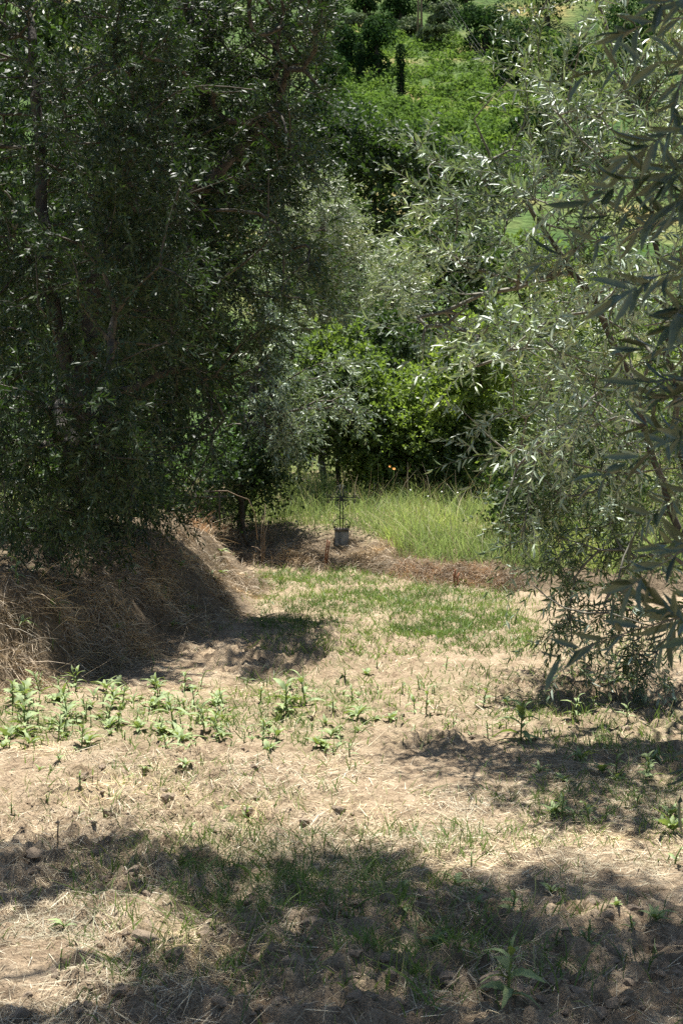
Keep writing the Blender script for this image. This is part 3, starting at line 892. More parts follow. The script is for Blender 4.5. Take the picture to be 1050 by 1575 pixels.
eu = np.array([(650, 215, 560, 130), (660, 275, 530, 268), (640, 235, 680, 160), (700, 305, 615, 300), (640, 330, 590, 320), (720, 470, 610, 440), (690, 530, 575, 520), (700, 500, 600, 480), (720, 640, 690, 610), (730, 690, 690, 670),
               (760, 120, 740, 20), (820, 90, 745, 5), (790, 110, 730, 80), (770, 700, 695, 690), (770, 790, 700, 780), (820, 900, 765, 880), (850, 940, 760, 960), (840, 930, 790, 1000), (900, 960, 860, 1010), (930, 960, 945, 1100), (990, 960, 1000, 1090), (720, 380, 620, 370), (730, 420, 640, 410), (780, 260, 700, 215)], float)
eP = at(eu[:, 0], eu[:, 1], np.full(len(eu), 7.55)); eQ = at(eu[:, 2], eu[:, 3], 7.5 - .1 * rng.random(len(eu)))
eL = np.linalg.norm(eQ - eP, axis=1); extra = (eP, norm(eQ - eP), eL * 1.05)
tree('olive_tree', 'grey-green olive tree leaning over the path opposite the terrace', 'tree', limbs, vols, 800, 3, 11, .34, .25, .061, .21, LEAF8, M['olive'], M['bark'], 'olive trees', singles=300, rmax=.055, expo=.34, r_tip=.003, extra=extra, gap=True, bare=eP, more=np.concatenate([over(SH_R1, 110, 1.6, 3.4), over(SH_R2, 60, 1.2, 2.6)]))

# --- near olive whose sprays hang at the picture's edge and whose crown shades the foreground
FS = [(-200, 1315), (100, 1300), (200, 1288), (250, 1325), (520, 1312), (620, 1318), (700, 1348), (900, 1342), (965, 1366), (1250, 1440), (1250, 1700), (-200, 1700)]
su = rng.uniform(-200, 1250, 5200); sv = rng.uniform(1285, 1700, 5200)
k = in_poly(su, sv, FS)
for poly in LIT[4:6]: k &= ~in_poly(su, sv, poly)
sp = ground_hit(su[k], sv[k])
cellw = sp[:, 1] ** 2.0
sp = sp[rng.random(len(sp)) < cellw / cellw.max()]
zz = rng.uniform(4.25, 5.3, len(sp))
att = sp + S * ((zz - sp[:, 2]) / S[2])[:, None]
att = att[:820]
b = np.array([3.1, 3.9, -.1])
limbs = [[b, b + [-.1, .1, .8], b + [-.2, .3, 1.5]], [b + [-.2, .3, 1.5], [2.5, 4.6, 2.9], [1.9, 5.15, 3.7], [1.45, 5.2, 4.3], [.8, 5.55, 4.5], [.3, 5.35, 4.8], [-.4, 5.7, 4.85], [-1.0, 5.45, 5.0]], [b + [-.2, .3, 1.5], [2.2, 4.1, 2.4], [1.35, 3.1, 2.6], [.95, 2.7, 2.45]],
         [[1.35, 3.1, 2.6], [1.0, 2.55, 2.0], [.72, 2.25, 1.7]], [[1.0, 2.55, 2.0], [.8, 2.35, 1.5], [.66, 2.2, 1.25]]]
# hanging sprays
hs = [(1085, 30, 930, 12), (1090, 90, 905, 85), (1085, 60, 990, 140), (1090, 190, 960, 195), (1085, 160, 1000, 200), (1095, 270, 905, 215), (1090, 330, 870, 330), (1095, 350, 935, 280), (1095, 400, 960, 400),
      (1095, 410, 940, 425), (1095, 480, 985, 440), (1095, 540, 960, 520), (1095, 600, 985, 560), (1095, 650, 960, 700), (1095, 700, 985, 640), (1090, 750, 970, 760), (1095, 820, 990, 850), (1095, 900, 985, 960), (1090, 940, 895, 975),
      (1090, 1000, 1000, 900), (1095, 1100, 1020, 1160), (1095, 20, 1000, -20), (1095, 230, 1005, 240), (1095, 460, 1005, 500), (1095, 560, 1010, 640), (1100, 300, 1000, 290), (1100, 620, 1000, 600), (1100, 840, 1000, 820)]
hs = np.array(hs, float); hs[:, 2] += np.where(hs[:, 2] > 935, 22, 0); dep = rng.uniform(2.3, 2.8, len(hs))
eP = at(hs[:, 0], hs[:, 1], dep); eQ = at(hs[:, 2], hs[:, 3], dep - rng.uniform(0, .15, len(hs))); eL = np.linalg.norm(eQ - eP, axis=1)
shade2 = np.array([1.2, 3.3, 3.1]) + rng.normal(size=(120, 3)) * [.45, .5, .35]
lp = np.repeat(eP * .4 + eQ * .6, 9, 0) + rng.normal(0, .06, (9 * len(eP), 3))
lz = rng.uniform(2.95, 3.8, len(lp))
shade2 = np.concatenate([shade2, lp + S * ((lz - lp[:, 2]) / S[2])[:, None]])
pv = project(shade2); shade2 = shade2[pv[1] < -230]


root = tree('olive_tree', 'near olive tree whose blurred sprays hang at the picture edge', 'tree', limbs, [((1.0, 5, 4), (1, 1, 1), 1)], 0, 4, 10, .30, .25, .066, .20, LEAF5, M['olive_near_shaded'], M['bark'], 'olive trees', singles=300, rmax=.07, expo=.34,
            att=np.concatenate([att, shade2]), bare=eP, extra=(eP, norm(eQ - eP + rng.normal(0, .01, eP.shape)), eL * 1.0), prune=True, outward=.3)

# --- dappled olive beside the hollow (middle distance)
def small_tree(name, label, u, vb, Y, vols, natt, nsh, pairs, shL, droop, leafL, leafW, tmpl, ml, mb_, group, stems=1, **kw):
    p0 = at(u, vb, Y); p0[2] = ground_base(p0[0], p0[1]) - .1 if Y < 45 else p0[2]
    cen = np.average([v[0] for v in vols], axis=0, weights=[v[2] for v in vols])
    limbs = [[p0, p0 * .75 + cen * .25 + rng.normal(0, .05, 3), p0 * .35 + cen * .65]]
    limbs += [[p0 * .35 + cen * .65, v[0]] for v in vols]
    return tree(name, label, kw.pop('cat', 'tree'), limbs, vols, natt, nsh, pairs, shL, droop, leafL, leafW, tmpl, ml, mb_, group, **kw)

small_tree('olive_tree', 'dappled olive tree drooping beside the shady hollow', 372, 760, 16.6,
           [V(400, 570, 16.6, 50, 110, .6, 2), V(360, 470, 16.8, 70, 130, .7, 1.6), V(425, 655, 16.2, 50, 40, .4, .7), V(330, 660, 16.4, 50, 70, .5, .8), V(410, 490, 17.0, 50, 60, .6, .6)],
           560, 3, 10, .30, .5, .062, .26, LEAF5, M['olive'], M['bark'], 'olive trees', mtwig=M['grey_twig'], more=over(SH_BACK, 60, 1.6, 2.3))
small_tree('olive_tree', 'silvery olive tree in full sun beyond the hollow', 500, 760, 21,
           [V(495, 350, 21, 60, 70, .8, 2), V(465, 430, 21, 70, 90, .9, 1.5), V(520, 430, 21.2, 45, 80, .7, 1.0)],
           500, 3, 9, .30, .2, .068, .27, LEAF4, M['olive_silver'], M['bark'], 'olive trees', prune=False)
small_tree('olive_tree', 'small grey olive tree behind the silvery one', 610, 700, 25,
           [V(605, 440, 25, 45, 60, .7, 1)], 170, 3, 8, .38, .2, .075, .28, LEAF4, M['olive_silver'], M['bark'], 'olive trees', prune=False, twigs=False)
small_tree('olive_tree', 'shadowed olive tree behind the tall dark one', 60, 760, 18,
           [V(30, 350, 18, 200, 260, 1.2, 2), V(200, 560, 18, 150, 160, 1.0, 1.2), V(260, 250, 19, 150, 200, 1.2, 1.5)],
           520, 3, 9, .5, .3, .13, .32, LEAF4, M['olive_shaded'], M['bark'], 'olive trees', prune=False, twigs=False)

# --- broad-leaved trees of the middle distance
def broad(label, u, vb, Y, vols, natt, ml='broad_dark', leafL=.11, **kw):
    return small_tree('broadleaf_tree', label, u, vb, Y, vols, natt, 3, 8, .55, .25, leafL, .55, LEAF4, M[ml], M['dark_bark'], 'broad-leaved trees beyond the hollow', prune=False, twigs=False, spread=1.1, mtwig=M['dark_bark'], gap=True, **kw)
broad('dark leafy tree behind the silvery olive', 560, 640, 29, [V(600, 330, 29, 75, 90, 1.2, 2), V(565, 235, 29.5, 85, 60, 1.1, 1.6), V(640, 260, 29, 60, 60, 1, 1.2), V(705, 285, 30, 60, 55, 1, 1.1), V(590, 480, 28, 60, 80, 1, 1)], 520)
broad('tall dark tree rising beside the tall dark olive', 440, 640, 31, [V(450, 240, 31, 90, 70, 1.3, 2), V(540, 225, 31, 60, 40, 1.1, 1.1), V(400, 320, 31, 100, 110, 1.3, 1.4), V(500, 190, 31, 45, 45, 1, .8)], 560)
broad('shady tree between the bright shrub and the dark leafy tree', 660, 660, 27, [V(665, 500, 27, 75, 110, 1.0, 2), V(700, 400, 27.5, 60, 60, 1, .8)], 330)
broad('green tree seen through the leaning olive', 830, 680, 30, [V(820, 600, 30, 120, 90, 1.4, 2), V(960, 600, 30, 140, 110, 1.4, 2), V(1090, 540, 31, 100, 140, 1.4, 1.3), V(900, 450, 31, 110, 70, 1.4, 1.3), V(780, 420, 31, 70, 60, 1.2, .8)], 600, ml='bush_green')
broad('green tree behind the leaning olive trunk', 1010, 760, 21, [V(1000, 700, 21, 130, 80, .9, 2), V(900, 740, 20, 90, 45, .7, 1), V(1100, 620, 21.5, 90, 110, .9, 1)], 380, ml='bush_green', leafL=.08)
broad('broad shady tree far back on the terrace', 120, 720, 26, [V(150, 200, 26, 240, 240, 1.6, 3), V(100, 520, 25, 260, 160, 1.5, 2), V(-150, 300, 26, 150, 300, 1.5, 1)], 640, ml='broad_dark', leafL=.2)

def bush(label, u, vb, Y, vols, natt, ml, leafL=.07, leafW=.6, nsh=3, pairs=8, shL=.34, prune=False, up=.35):
    return small_tree('bush', label, u, vb, Y, vols, natt, nsh, pairs, shL, .3, leafL, leafW, LEAF4, M[ml], M['dark_bark'], 'bushes at the back of the meadow', cat='bush', prune=prune, spread=1.1, r_tip=.003, rmax=.03, up=up, twigs=False, mtwig=M['dark_bark'])
bush('deep green bush with a dark hollow beneath it', 520, 755, 18.6, [V(525, 590, 18.6, 60, 70, .55, 2), V(485, 640, 18.5, 50, 60, .5, 1.0), V(550, 650, 18.4, 40, 55, .4, .8)], 420, 'bush_green')
bush('yellow-green bush in the middle of the back hedge', 620, 755, 18.8, [V(615, 665, 18.8, 55, 55, .5, 2), V(590, 705, 18.6, 45, 35, .4, 1), V(650, 615, 19, 45, 40, .45, .7)], 400, 'bush_yellow', .06)
bush('tall bright yellow-green shrub beside the leaning olive', 720, 760, 18.4, [V(745, 550, 18.4, 70, 75, .6, 2), V(705, 625, 18.3, 60, 60, .5, 1.4), V(790, 610, 18.4, 60, 90, .6, 1.2)], 430, 'bush_yellow', .06)
bush('low dark green bush at the meadow corner', 700, 755, 18, [V(690, 700, 18.5, 65, 45, .6, 2), V(740, 720, 18, 45, 55, .5, 1.2), V(640, 720, 18.9, 50, 30, .4, .8)], 360, 'bush_green', .06)
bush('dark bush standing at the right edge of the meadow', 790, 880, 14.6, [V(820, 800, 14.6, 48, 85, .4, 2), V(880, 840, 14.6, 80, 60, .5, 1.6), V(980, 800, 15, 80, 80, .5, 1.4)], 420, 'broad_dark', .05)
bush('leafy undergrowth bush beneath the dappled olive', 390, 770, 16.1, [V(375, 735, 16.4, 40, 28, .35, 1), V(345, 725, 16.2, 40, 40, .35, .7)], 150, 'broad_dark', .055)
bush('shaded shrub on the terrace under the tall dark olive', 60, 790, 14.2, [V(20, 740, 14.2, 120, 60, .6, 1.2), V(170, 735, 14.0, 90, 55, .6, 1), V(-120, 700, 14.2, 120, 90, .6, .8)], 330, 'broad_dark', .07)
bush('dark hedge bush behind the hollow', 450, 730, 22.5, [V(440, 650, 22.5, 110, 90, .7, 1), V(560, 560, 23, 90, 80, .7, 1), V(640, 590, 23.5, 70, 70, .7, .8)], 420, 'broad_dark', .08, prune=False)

# ------------------------------------------------------------------ far hillside growth
def dome_leaves(cen, rx, ry, rz, n, size):
    d = norm(rng.normal(size=(n, 3))); d[:, 2] = np.abs(d[:, 2]) * 1.1 - .12
    rad = .72 + .32 * rng.random((n, 1))
    P = cen + d * rad * np.array([rx, ry, rz])
    A = norm(rng.normal(size=(n, 3))); N = norm(d + rng.normal(0, .55, (n, 3)))
    A = norm(A - N * np.sum(A * N, 1, keepdims=True))
    Ls = size * rng.uniform(.6, 1.4, n)
    return leaf_verts(LEAF4, P, A, N, Ls, Ls * .7)

su = rng.uniform(480, 860, 950); sv = rng.uniform(58, 270, 950)
hp, okh = hill_hit(su, sv)
mb = MB()
for p in hp[okh]:
    r = rng.uniform(.5, 1.3) + 1.3 * rng.random() ** 4
    mb.add(*dome_leaves(p, r, r, r * rng.uniform(.6, 1.0), 68, .36))
tag(mb.build('scrub', M['scrub']), 'bright green scrub covering the hillside', kind='stuff')

def hill_tree(label, u, vb, vt, w, ml, n=2600, name='hill_tree', group='trees on the far hillside', narrow=False):
    p, _ = hill_hit(u, vb); p = p[0]
    h = (vb - vt) * p[1] / FPX; hw = w * .5 * p[1] / FPX
    root = link(name, None, None, p); tag(root, label, 'tree', group)
    mb = MB(); tube(mb, [(0, 0, -.6), (.1, 0, h * .3), (0, .1, h * .75)], [.05 * h + .05, .035 * h + .03, .02], 7); mb.build('trunk', M['dark_bark'], root)
    mb = MB()
    if narrow:
        k = n; z = rng.random(k); wd = hw * np.interp(z, [0, .2, .6, .72, .85, 1], [.7, .75, .7, .95, 1.2, .5])
        a = rng.uniform(0, 6.28, k); rr = np.sqrt(rng.random(k))
        P = np.stack([np.cos(a) * rr * wd, np.sin(a) * rr * wd, z * h], -1)
        N = norm(rng.normal(size=(k, 3)) + np.stack([np.cos(a), np.sin(a), .3 + 0 * a], -1)); A = norm(np.cross(N, rng.normal(size=(k, 3))))
        Ls = .22 * rng.uniform(.6, 1.4, k); mb.add(*leaf_verts(LEAF4, P, A, N, Ls, Ls * .7))
    else:
        nb = 13
        for i in range(nb):
            a = rng.uniform(0, 6.28); q = rng.random() ** .5 * .6
            zc = h * rng.uniform(.08, .8); f = 1.15 - .5 * abs(zc / h - .4)
            mb.add(*dome_leaves(np.array([math.cos(a) * hw * q, math.sin(a) * hw * q, zc]), hw * .55 * f, hw * .55 * f, h * .26, n // nb, .38))
    o = mb.build('crown', M[ml], root); o['kind'] = 'stuff'

for args in [('ivy-clad trunk standing alone in the bright scrub', 616, 150, 72, 17, 'ivy', 1500, 'ivy_column', 'trees on the far hillside', True),
             ('ivy-clad trunk at the edge of the scrub under the round tree', 553, 128, 70, 18, 'ivy', 1300, 'ivy_column', 'trees on the far hillside', True),
             ('round dark tree behind the ivy-clad trunks', 578, 118, 22, 66, 'hill_tree', 3400),
             ('dark tree filling the left slope above the olive', 528, 120, 40, 50, 'hill_tree', 2600),
             ('dark tree peeping over the tall olive edge', 500, 200, 80, 70, 'hill_tree', 2600),
             ('large dark tree on the slope by the power line', 745, 85, -10, 95, 'hill_tree', 3600),
             ('dark tree lower on the slope by the power line', 800, 135, 30, 90, 'hill_tree', 3200),
             ('dark hill tree behind the leaning olive top', 880, 170, 50, 110, 'hill_tree', 3200),
             ('dark hill tree at the far edge of the slope', 980, 150, 10, 120, 'hill_tree', 3000),
             ('dark tree at the top edge above the leaning olive', 840, 40, -60, 110, 'hill_tree', 2600),
             ('wide dark tree behind the near sprays', 960, 50, -70, 130, 'hill_tree', 2600),
             ('pale olive tree on the slope beside the pole', 680, 40, 5, 55, 'hill_olive', 1800),
             ('small pale olive tree at the foot of the pole', 622, 52, 28, 50, 'hill_olive', 1500),
             ('pale grey bush tree right of the pole foot', 672, 68, 42, 60, 'hill_olive', 1500),
             ('pale olive tree near the ochre clearing', 545, 42, 22, 40, 'hill_olive', 1300),
             ('dark tree on the skyline left of the pole', 560, 25, -35, 60, 'hill_tree', 2400),
             ('dark tree on the upper slope just left of the pole', 615, 30, -20, 55, 'hill_tree', 2400),
             ('dark tree on the upper slope right of the pole', 665, 12, -40, 60, 'hill_tree', 2400),
             ('dark tree at the top edge above the tall olive', 500, 40, -30, 80, 'hill_tree', 2400),
             ('dark tree at the top edge by the power line', 715, 20, -50, 60, 'hill_tree', 2400),
             ('dark round bush tree below the right slope', 810, 215, 165, 80, 'hill_tree', 2200),
             ('pale olive tree in the ochre field', 690, 330, 280, 60, 'hill_olive', 1500),
             ('dark bush tree in the ochre field', 880, 260, 205, 60, 'hill_tree', 1600)]:
    hill_tree(*args)

# power pole (two leaning legs) and its wires
p, _ = hill_hit(645, 62); p = p[0]; sc = p[1] / FPX
root = tag(link('power_pole', None, None, p), 'tall two-legged wooden pole on the far slope', 'pole')
for s in (-1, 1):
    mb = MB(); tube(mb, [(s * 3.2 * sc, 0, -.5), (s * 1.1 * sc, 0, 130 * sc)], [.16, .11], 8); mb.build('leg', M['dead_stem'], root)
for zz_ in (30, 62, 95):
    mb = MB(); tube(mb, [(-2.6 * sc, -.12, zz_ * sc), (2.6 * sc, -.12, zz_ * sc)], .05, 6); mb.build('brace', M['rust_stem'], root)
mb = MB(); tube(mb, [(-1.0, -.1, 126 * sc), (1.0, -.1, 126 * sc)], .08, 6); mb.build('cross_arm', M['rust_stem'], root)
for i, off in enumerate((-.8, 0, .8)):
    a = p + [off, -.1, 126 * sc + .1]; bq = at(1150, 190 + 14 * i, 110.0)
    t = np.linspace(0, 1, 24)[:, None]
    mb = MB(); tube(mb, a + (bq - a) * t - np.array([0, 0, 9.0]) * (t * (1 - t)) * 4, .011, 4)
    tag(mb.build('power_line', M['wire']), 'thin power line sagging down the hillside from the pole', 'wire', 'power lines')

# ------------------------------------------------------------------ the iron cross on its stone
cpos = gh(525, 838)
root = tag(link('iron_cross', None, None, cpos), 'small wrought iron cross with scrolls set in a stone block', 'cross')
px = cpos[1] / FPX
import bmesh
def cross_box(name, x0, x1, y0, y1, z0, z1, mat, bev=.008):
    bm = bmesh.new(); bmesh.ops.create_cube(bm, size=1)
    for v in bm.verts:
        v.co = Vector(((v.co.x + .5) * (x1 - x0) + x0, (v.co.y + .5) * (y1 - y0) + y0, (v.co.z + .5) * (z1 - z0) + z0))
    bmesh.ops.bevel(bm, geom=list(bm.edges), offset=bev, segments=2, affect='EDGES')
    me = bpy.data.meshes.new(name); bm.to_mesh(me); bm.free(); me.materials.append(mat)
    return link(name, me, root)
hb = 20 * px
cross_box('stone_base', -10.5 * px, 11.5 * px, -.08, .11, -.12, hb - .025, M['stone'], .012)
cross_box('stone_cap', -12 * px, 12.5 * px, -.10, .125, hb - .023, hb, M['stone_cap'], .010)
def rod(name, pts, r=.0062):
    mb = MB(); tube(mb, np.array(pts), r, 6); return mb.build(name, M['iron'], root, smooth=True)
zc = hb + 46 * px
rod('upright', [(-2.2 * px, 0, hb - .01), (-2.2 * px, 0, hb + 68 * px)]); rod('upright', [(2.2 * px, 0, hb - .01), (2.2 * px, 0, hb + 68 * px)])
rod('crossbar', [(-23 * px, 0, zc - 1.8 * px), (23 * px, 0, zc - 1.8 * px)], .005); rod('crossbar', [(-23 * px, 0, zc + 2 * px), (23 * px, 0, zc + 2 * px)], .005)
cross_box('boss', -3.2 * px, 3.2 * px, -.016, .016, zc - 4 * px, zc + 4 * px, M['iron'], .004)
def spiral(cx, cz, r0, r1, a0, turns, n=22):
    t = np.linspace(0, 1, n); a = a0 + turns * 2 * math.pi * t; r = r0 + (r1 - r0) * t
    return np.stack([cx + r * np.cos(a), np.zeros(n), cz + r * np.sin(a)], -1)
for sx in (-1, 1):
    for sz in (-1, 1):
        s = spiral(0, 0, 4.6 * px, 1.0 * px, -math.pi * .75, 1.3); s[:, 0] = sx * (s[:, 0] + 7.2 * px); s[:, 2] = zc + sz * (s[:, 2] + 7.2 * px)
        rod('scroll', s, .0042)
    s = spiral(0, 0, 3.2 * px, .9 * px, math.pi, 1.2); s[:, 0] = sx * (s[:, 0] + 5.8 * px); s[:, 2] += hb + 20 * px; rod('scroll', s, .0042)
    s = spiral(0, 0, 2.6 * px, .8 * px, math.pi, 1.2); s[:, 0] = sx * (s[:, 0] + 5.0 * px); s[:, 2] += hb + 64 * px; rod('scroll', s, .005)
    for zz_ in (-1, 1):
        s = spiral(0, 0, 2.4 * px, .7 * px, -math.pi / 2, 1.1); s[:, 0] = sx * (s[:, 0] + 20 * px); s[:, 2] = zc + zz_ * (s[:, 2] + 4.6 * px); rod('scroll', s, .0048)
    # the wide loop at the foot, ending in an inward curl
    t = np.linspace(0, 1, 16); a = math.pi / 2 - t * math.pi * 1.05
    arc = np.stack([13 * px * np.cos(a), 0 * t, hb + 7 * px + 9 * px * np.sin(a)], -1)
    tail = spiral(8.6 * px, hb + 4.0 * px, 4.4 * px, 1.1 * px, -.4, -1.3, 20)
    cur = np.concatenate([arc[:-3], tail]); cur[:, 0] *= sx
    rod('foot_scroll', cur, .0048)

# ------------------------------------------------------------------ weeds and other small plants
def weed_leaf(seed, wid=.24, curl=.25, teeth=.15):
    r = np.random.default_rng(seed); n = 9
    t = np.linspace(0, 1, n)
    w = wid * np.sin(np.pi * np.clip(t, 0, 1) ** .75) ** .8 * (1 + teeth * np.where(np.arange(n) % 2, 1, -1)); w[0] = .03; w[-1] = .002
    z = .10 * np.sin(t * math.pi) - curl * t ** 2.2
    v = np.concatenate([np.stack([t, -w / 2, z + w * .18], -1), np.stack([t, 0 * t, z], -1), np.stack([t, w / 2, z + w * .18], -1)])
    q = []
    for i in range(n - 1):
        q += [[i, n + i, n + i + 1, i + 1], [n + i, 2 * n + i, 2 * n + i + 1, n + i + 1]]
    return make_mesh('leaf', v, np.array(q), M['weed'], True)
wleaves = [weed_leaf(1), weed_leaf(2, .30, .4), weed_leaf(3, .18, .15, .1), weed_leaf(4, .26, .05, .2), weed_leaf(5, .12, .3, .05), weed_leaf(6, .36, .2, .3), weed_leaf(7, .15, .6, .1)]
stem_mesh_v = None
def stem_obj(root, h, lean):
    mb = MB(); tube(mb, [(0, 0, -.03), (lean[0] * .4, lean[1] * .4, h * .5), (lean[0], lean[1], h)], [.004 + h * .008, .003 + h * .006, .0022], 5)
    return mb.build('stem', M['weed'], root)

def weed(pos, h, label, nl=8, stemmed=True, group='weeds sprouting on the path', name='weed', spread=1.0, kind=None):
    from mathutils import Euler
    root = link(name, None, None, pos); tag(root, label, 'weed', group)
    lean = rng.normal(0, .12, 2) * h
    sh = h * (.72 if stemmed else .15)
    kinds = [int(rng.integers(len(wleaves))) if kind is None else kind] * 3 + [int(rng.integers(len(wleaves)))]
    stem_obj(root, sh, lean)
    for i in range(nl):
        f = (i + .3) / nl
        o = link('leaf', wleaves[kinds[i % 4]], root)
        f2 = f if stemmed else .4
        o.location = (float(lean[0] * f2), float(lean[1] * f2), float(sh * (.05 + .95 * f2)))
        el = (.15 + .95 * f + rng.normal(0, .15)) if stemmed else (.35 + .75 * f + rng.normal(0, .15))
        o.rotation_euler = Euler((rng.normal(0, .25), -el * .82, i * 2.4 + rng.normal(0, .3)), 'XYZ')
        s = h * (rng.uniform(.34, .64) * (1 - .35 * f if stemmed else 1) * spread) * (1 if stemmed else 1.25)
        o.scale = (s, s * rng.uniform(.85, 1.3), s)
    return root

big_weeds = [
    (800, 1142, 88, 11, 1, 'tallest leafy weed standing alone just above the shade band'),
    (880, 1112, 50, 9, 1, 'leafy weed between the two shade patches under the leaning olive'),
    (780, 1572, 120, 12, 1, 'large dark weed in the shade at the bottom of the picture'),
    (655, 1108, 52, 9, 1, 'leafy weed by itself on the bare soil mid-path'),
    (638, 1104, 42, 8, 1, 'smaller of the two weeds touching on bare soil mid-path'),
    (742, 1086, 42, 8, 1, 'thin weed just behind the tallest leafy weed'),
    (830, 1190, 34, 7, 0, 'small rosette weed inside the shade band'),
    (850, 1255, 48, 9, 0, 'sprawling weed at the lower edge of the shade band'),
    (1038, 1290, 70, 11, 0, 'bushy dark weed cut by the picture edge'),
    (1000, 1195, 50, 9, 1, 'dark weed at the end of the shade band'),
    (667, 1452, 40, 7, 0, 'small upright weed in the foreground shade'),
    (440, 1100, 72, 12, 1, 'bushiest weed on the near side of the shaded path'),
    (470, 1092, 64, 10, 1, 'broad-leaved weed behind the bushiest weed'),
    (485, 1152, 44, 8, 0, 'low weed in front of the bushiest weed'),
    (285, 1186, 36, 8, 0, 'low weed alone in front of the weedy strip'),
    (268, 1122, 88, 11, 1, 'tallest weed of the strip below the dark bank'),
    (40, 1128, 68, 10, 1, 'leafy weed at the foot of the sunlit straw bank'),
    (105, 1112, 70, 11, 1, 'bushy weed in front of the sunlit straw bank'),
    (685, 1030, 30, 7, 1, 'small weed farther along the bare path'),
    (605, 975, 30, 7, 1, 'slim weed on the grassy stretch of path'),
    (578, 1112, 26, 6, 0, 'tiny weed beside the path centre left of the paired weeds'),
    (100, 1430, 40, 5, 0, 'small weed in the sunny patch of the lower corner'),
    (620, 1385, 46, 5, 1, 'slender grass-like weed at the foreground shade edge'),
]
for (u, v, hpx, nl, st, lab) in big_weeds:
    p = gh(u, v); weed(p, .95 * hpx * p[1] / FPX, lab, nl, bool(st))
# the rest: many alike seedlings
def seedlings(n, box, h0, h1, zones):
    """zones: (right-hand limit in photo pixels, phrase naming where the plant stands)"""
    P = ground_hit(rng.uniform(box[0], box[1], n * 3), rng.uniform(box[2], box[3], n * 3))
    P = P[on_path(P)][:n]
    U = project(P)[0]
    for p, u in zip(P, U):
        f = rng.random() ** 1.5; k = int(rng.integers(len(wleaves))); st = rng.random() < .5
        size = 'tiny' if f < .2 else 'small' if f < .5 else 'tall' if st else 'wide'
        leafw = 'narrow-leaved' if k in (2, 4, 6) else 'broad-leaved'
        form = 'upright weed' if st else 'rosette weed'
        where = next(ph for lim, ph in zones if u <= lim)
        weed(p, h0 + (h1 - h0) * f, f'{size} {leafw} {form} {where}', int(rng.integers(5, 10)), st, kind=k)
seedlings(125, (0, 360, 1055, 1155), .05, .19, [(130, 'in the strip against the sunlit straw bank'), (250, 'in the middle of the weedy strip'), (2000, 'at the path end of the weedy strip')])
seedlings(48, (370, 555, 1050, 1165), .05, .16, [(460, 'in the clump below the dark shadow tip'), (2000, 'on the bare-soil side of the clump')])
seedlings(45, (540, 800, 955, 1150), .035, .11, [(660, 'on the bare mid-path soil left of the paired weeds'), (2000, 'on the bare soil before the leaning olive')])
seedlings(32, (860, 1050, 1040, 1270), .06, .17, [(950, 'in the dapple at the fringe of the leaning olive'), (2000, 'deep under the leaning olive')])
seedlings(22, (0, 420, 1170, 1290), .04, .09, [(200, 'on the strawy soil above the foreground shade'), (2000, 'on the bare clods below the weed clump')])
seedlings(18, (560, 1050, 1330, 1480), .05, .10, [(800, 'in the middle of the foreground shade'), (2000, 'at the picture edge of the foreground shade')])

P = ground_hit(rng.uniform(20, 400, 160), rng.uniform(850, 1040, 160))
d, e, _, _ = ground_parts(P[:, 0], P[:, 1])
for p in P[(d > .08) & (d < .9)][:26]:
    f = rng.random(); k = int(rng.integers(len(wleaves)))
    where = 'low on the dry bank' if p[2] < .3 else 'half way up the dry bank' if p[2] < .55 else 'near the brow of the dry bank'
    weed(p, .06 + .12 * f, f"{'small' if f < .5 else 'larger'} {'narrow' if k in (2, 4, 6) else 'broad'}-leaved sprig rooted {where}", int(rng.integers(4, 8)), rng.random() < .5, group='sprigs on the bank', kind=k)

# dead stems
def dead_stem(u, v, pts, label, mat='dead_stem', r=.004, name='dead_stem', cat='dead stem'):
    p = gh(u, v); s = p[1] / FPX
    root = link(name, None, None, p); tag(root, label, cat)
    for poly in pts:
        mb = MB(); tube(mb, [(x * s, rng.normal(0, .02), y * s) for x, y in poly], r, 5); mb.build('stalk', M[mat], root)
    return root
dead_stem(403, 872, [[(0, -3), (2, 40), (6, 95)], [(0, 0), (-1, 45), (1, 80)], [(3, 0), (5, 50), (8, 60), (10, 70)], [(-1, 22), (-8, 28), (-16, 30)]], 'dead bare stems rising in the shady hollow')
dead_stem(354, 820, [[(0, -3), (-1, 40), (-2, 85)], [(1, 0), (1, 45), (2, 75)], [(3, -2), (3, 30)]], 'pair of thin dead stems behind the lit mound')
dead_stem(699, 905, [[(0, -2), (-1, 14), (1, 26)], [(3, -2), (4, 12), (7, 20)], [(6, 0), (7, 8)]], 'rust-brown dead stalks at the foot of the meadow', 'rust_stem', .009)
dead_stem(502, 872, [[(0, -2), (2, 20), (5, 38)], [(-2, -2), (-1, 22), (2, 40)]], 'rust-coloured dock stalks beside the stone block', 'rust_stem', .008)
dead_stem(880, 1095, [[(0, 0), (2, 22), (6, 40)], [(2, 5), (-4, 25)]], 'dry brown stalk beside the weed under the leaning olive', 'dead_stem', .003)
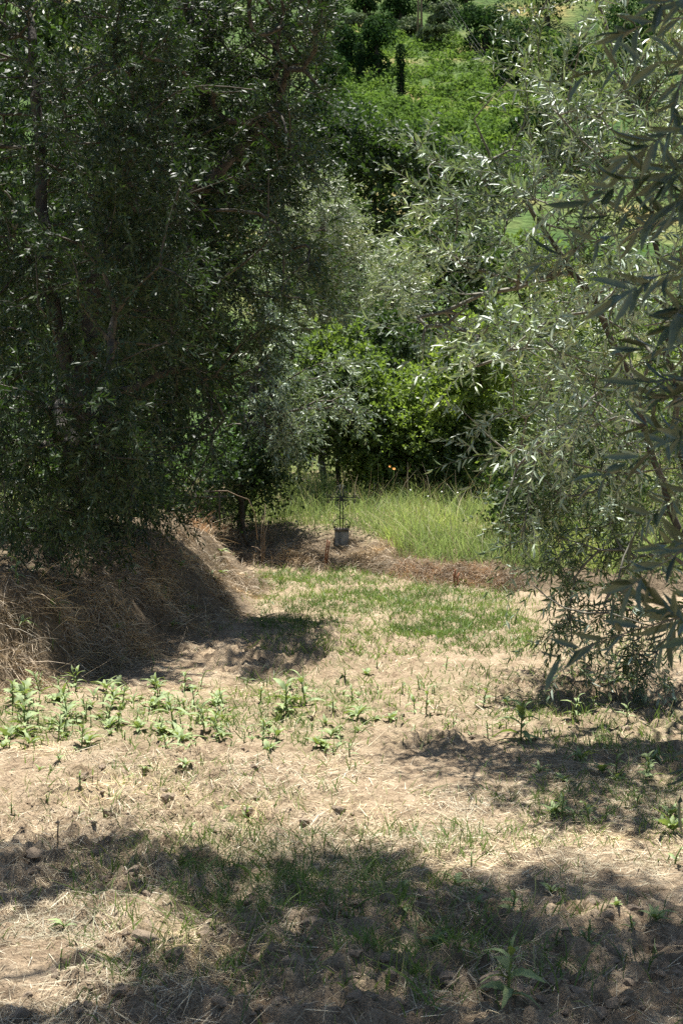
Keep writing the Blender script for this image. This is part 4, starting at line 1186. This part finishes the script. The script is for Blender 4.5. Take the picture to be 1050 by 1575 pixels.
r_ = dead_stem(88, 1310, [[(0, -2), (1, 20), (2, 40)]], 'single dry flower stalk with a brown head in the straw', 'dead_stem', .003)
mb = MB(); v_, f_ = clods[0], None
hd = link('seed_head', clods[1], r_, (.004, 0, 40 * gh(88, 1310)[1] / FPX)); hd.scale = (.012, .012, .009)
# pale twig and old rails in the dark behind the mound
rb = tag(link('wooden_rail', None, None, at(320, 757, 15.5)), 'weathered wooden rails half hidden above the mound', 'rail')
for dz in (.0, -.06):
    mb = MB(); tube(mb, [(-.18, 0, dz), (.2, .05, dz + .01)], .010, 6); mb.build('rail', M['wood'], rb)
for dx in (-.14, .12):
    mb = MB(); tube(mb, [(dx, .06, .02), (dx, .06, -.30)], .011, 6); mb.build('post', M['wood'], rb)
tw_ = MB(); tube(tw_, [at(330, 755, 15.2), at(350, 755, 15.2), at(365, 762, 15.2), at(382, 768, 15.2), at(392, 790, 15.25), at(396, 830, 15.3)], .0045, 5)
tag(tw_.build('fallen_twig', M['dead_stem']), 'pale bent twig leaning across the dark gap behind the mound', 'twig')

# meadow flowers
def flower(u, v, col_, lab, h=.42, r=.022):
    p = gh(u, v); root = link('meadow_flower', None, None, p); tag(root, lab, 'flower', 'flowers in the meadow')
    mb = MB(); tube(mb, [(0, 0, -.02), (.01, 0, h * .6), (.02, -.01, h)], .003, 4); mb.build('stem', M['grass'], root)
    mb = MB()
    a = np.arange(8) * math.pi / 4
    A = norm(np.stack([np.cos(a), np.sin(a) * .6 - .2, np.sin(a) * .7 + .25], -1)); N = np.tile(norm(np.array([[0, -.7, .7]])), (8, 1))
    mb.add(*leaf_verts(LEAF4, np.tile([.02, -.01, h], (8, 1)), A, N, np.full(8, r), np.full(8, r * .7))); mb.build('petals', M[col_], root)
for (u, v) in ((597, 775), (603, 776)): flower(u, v, 'petal_orange', 'orange flower at the back of the meadow', .45, .022)
for (u, v) in ((628, 800), (655, 806), (676, 802), (700, 810)): flower(u, v, 'petal_white', 'small white flower in the tall meadow grass', .36, .010)
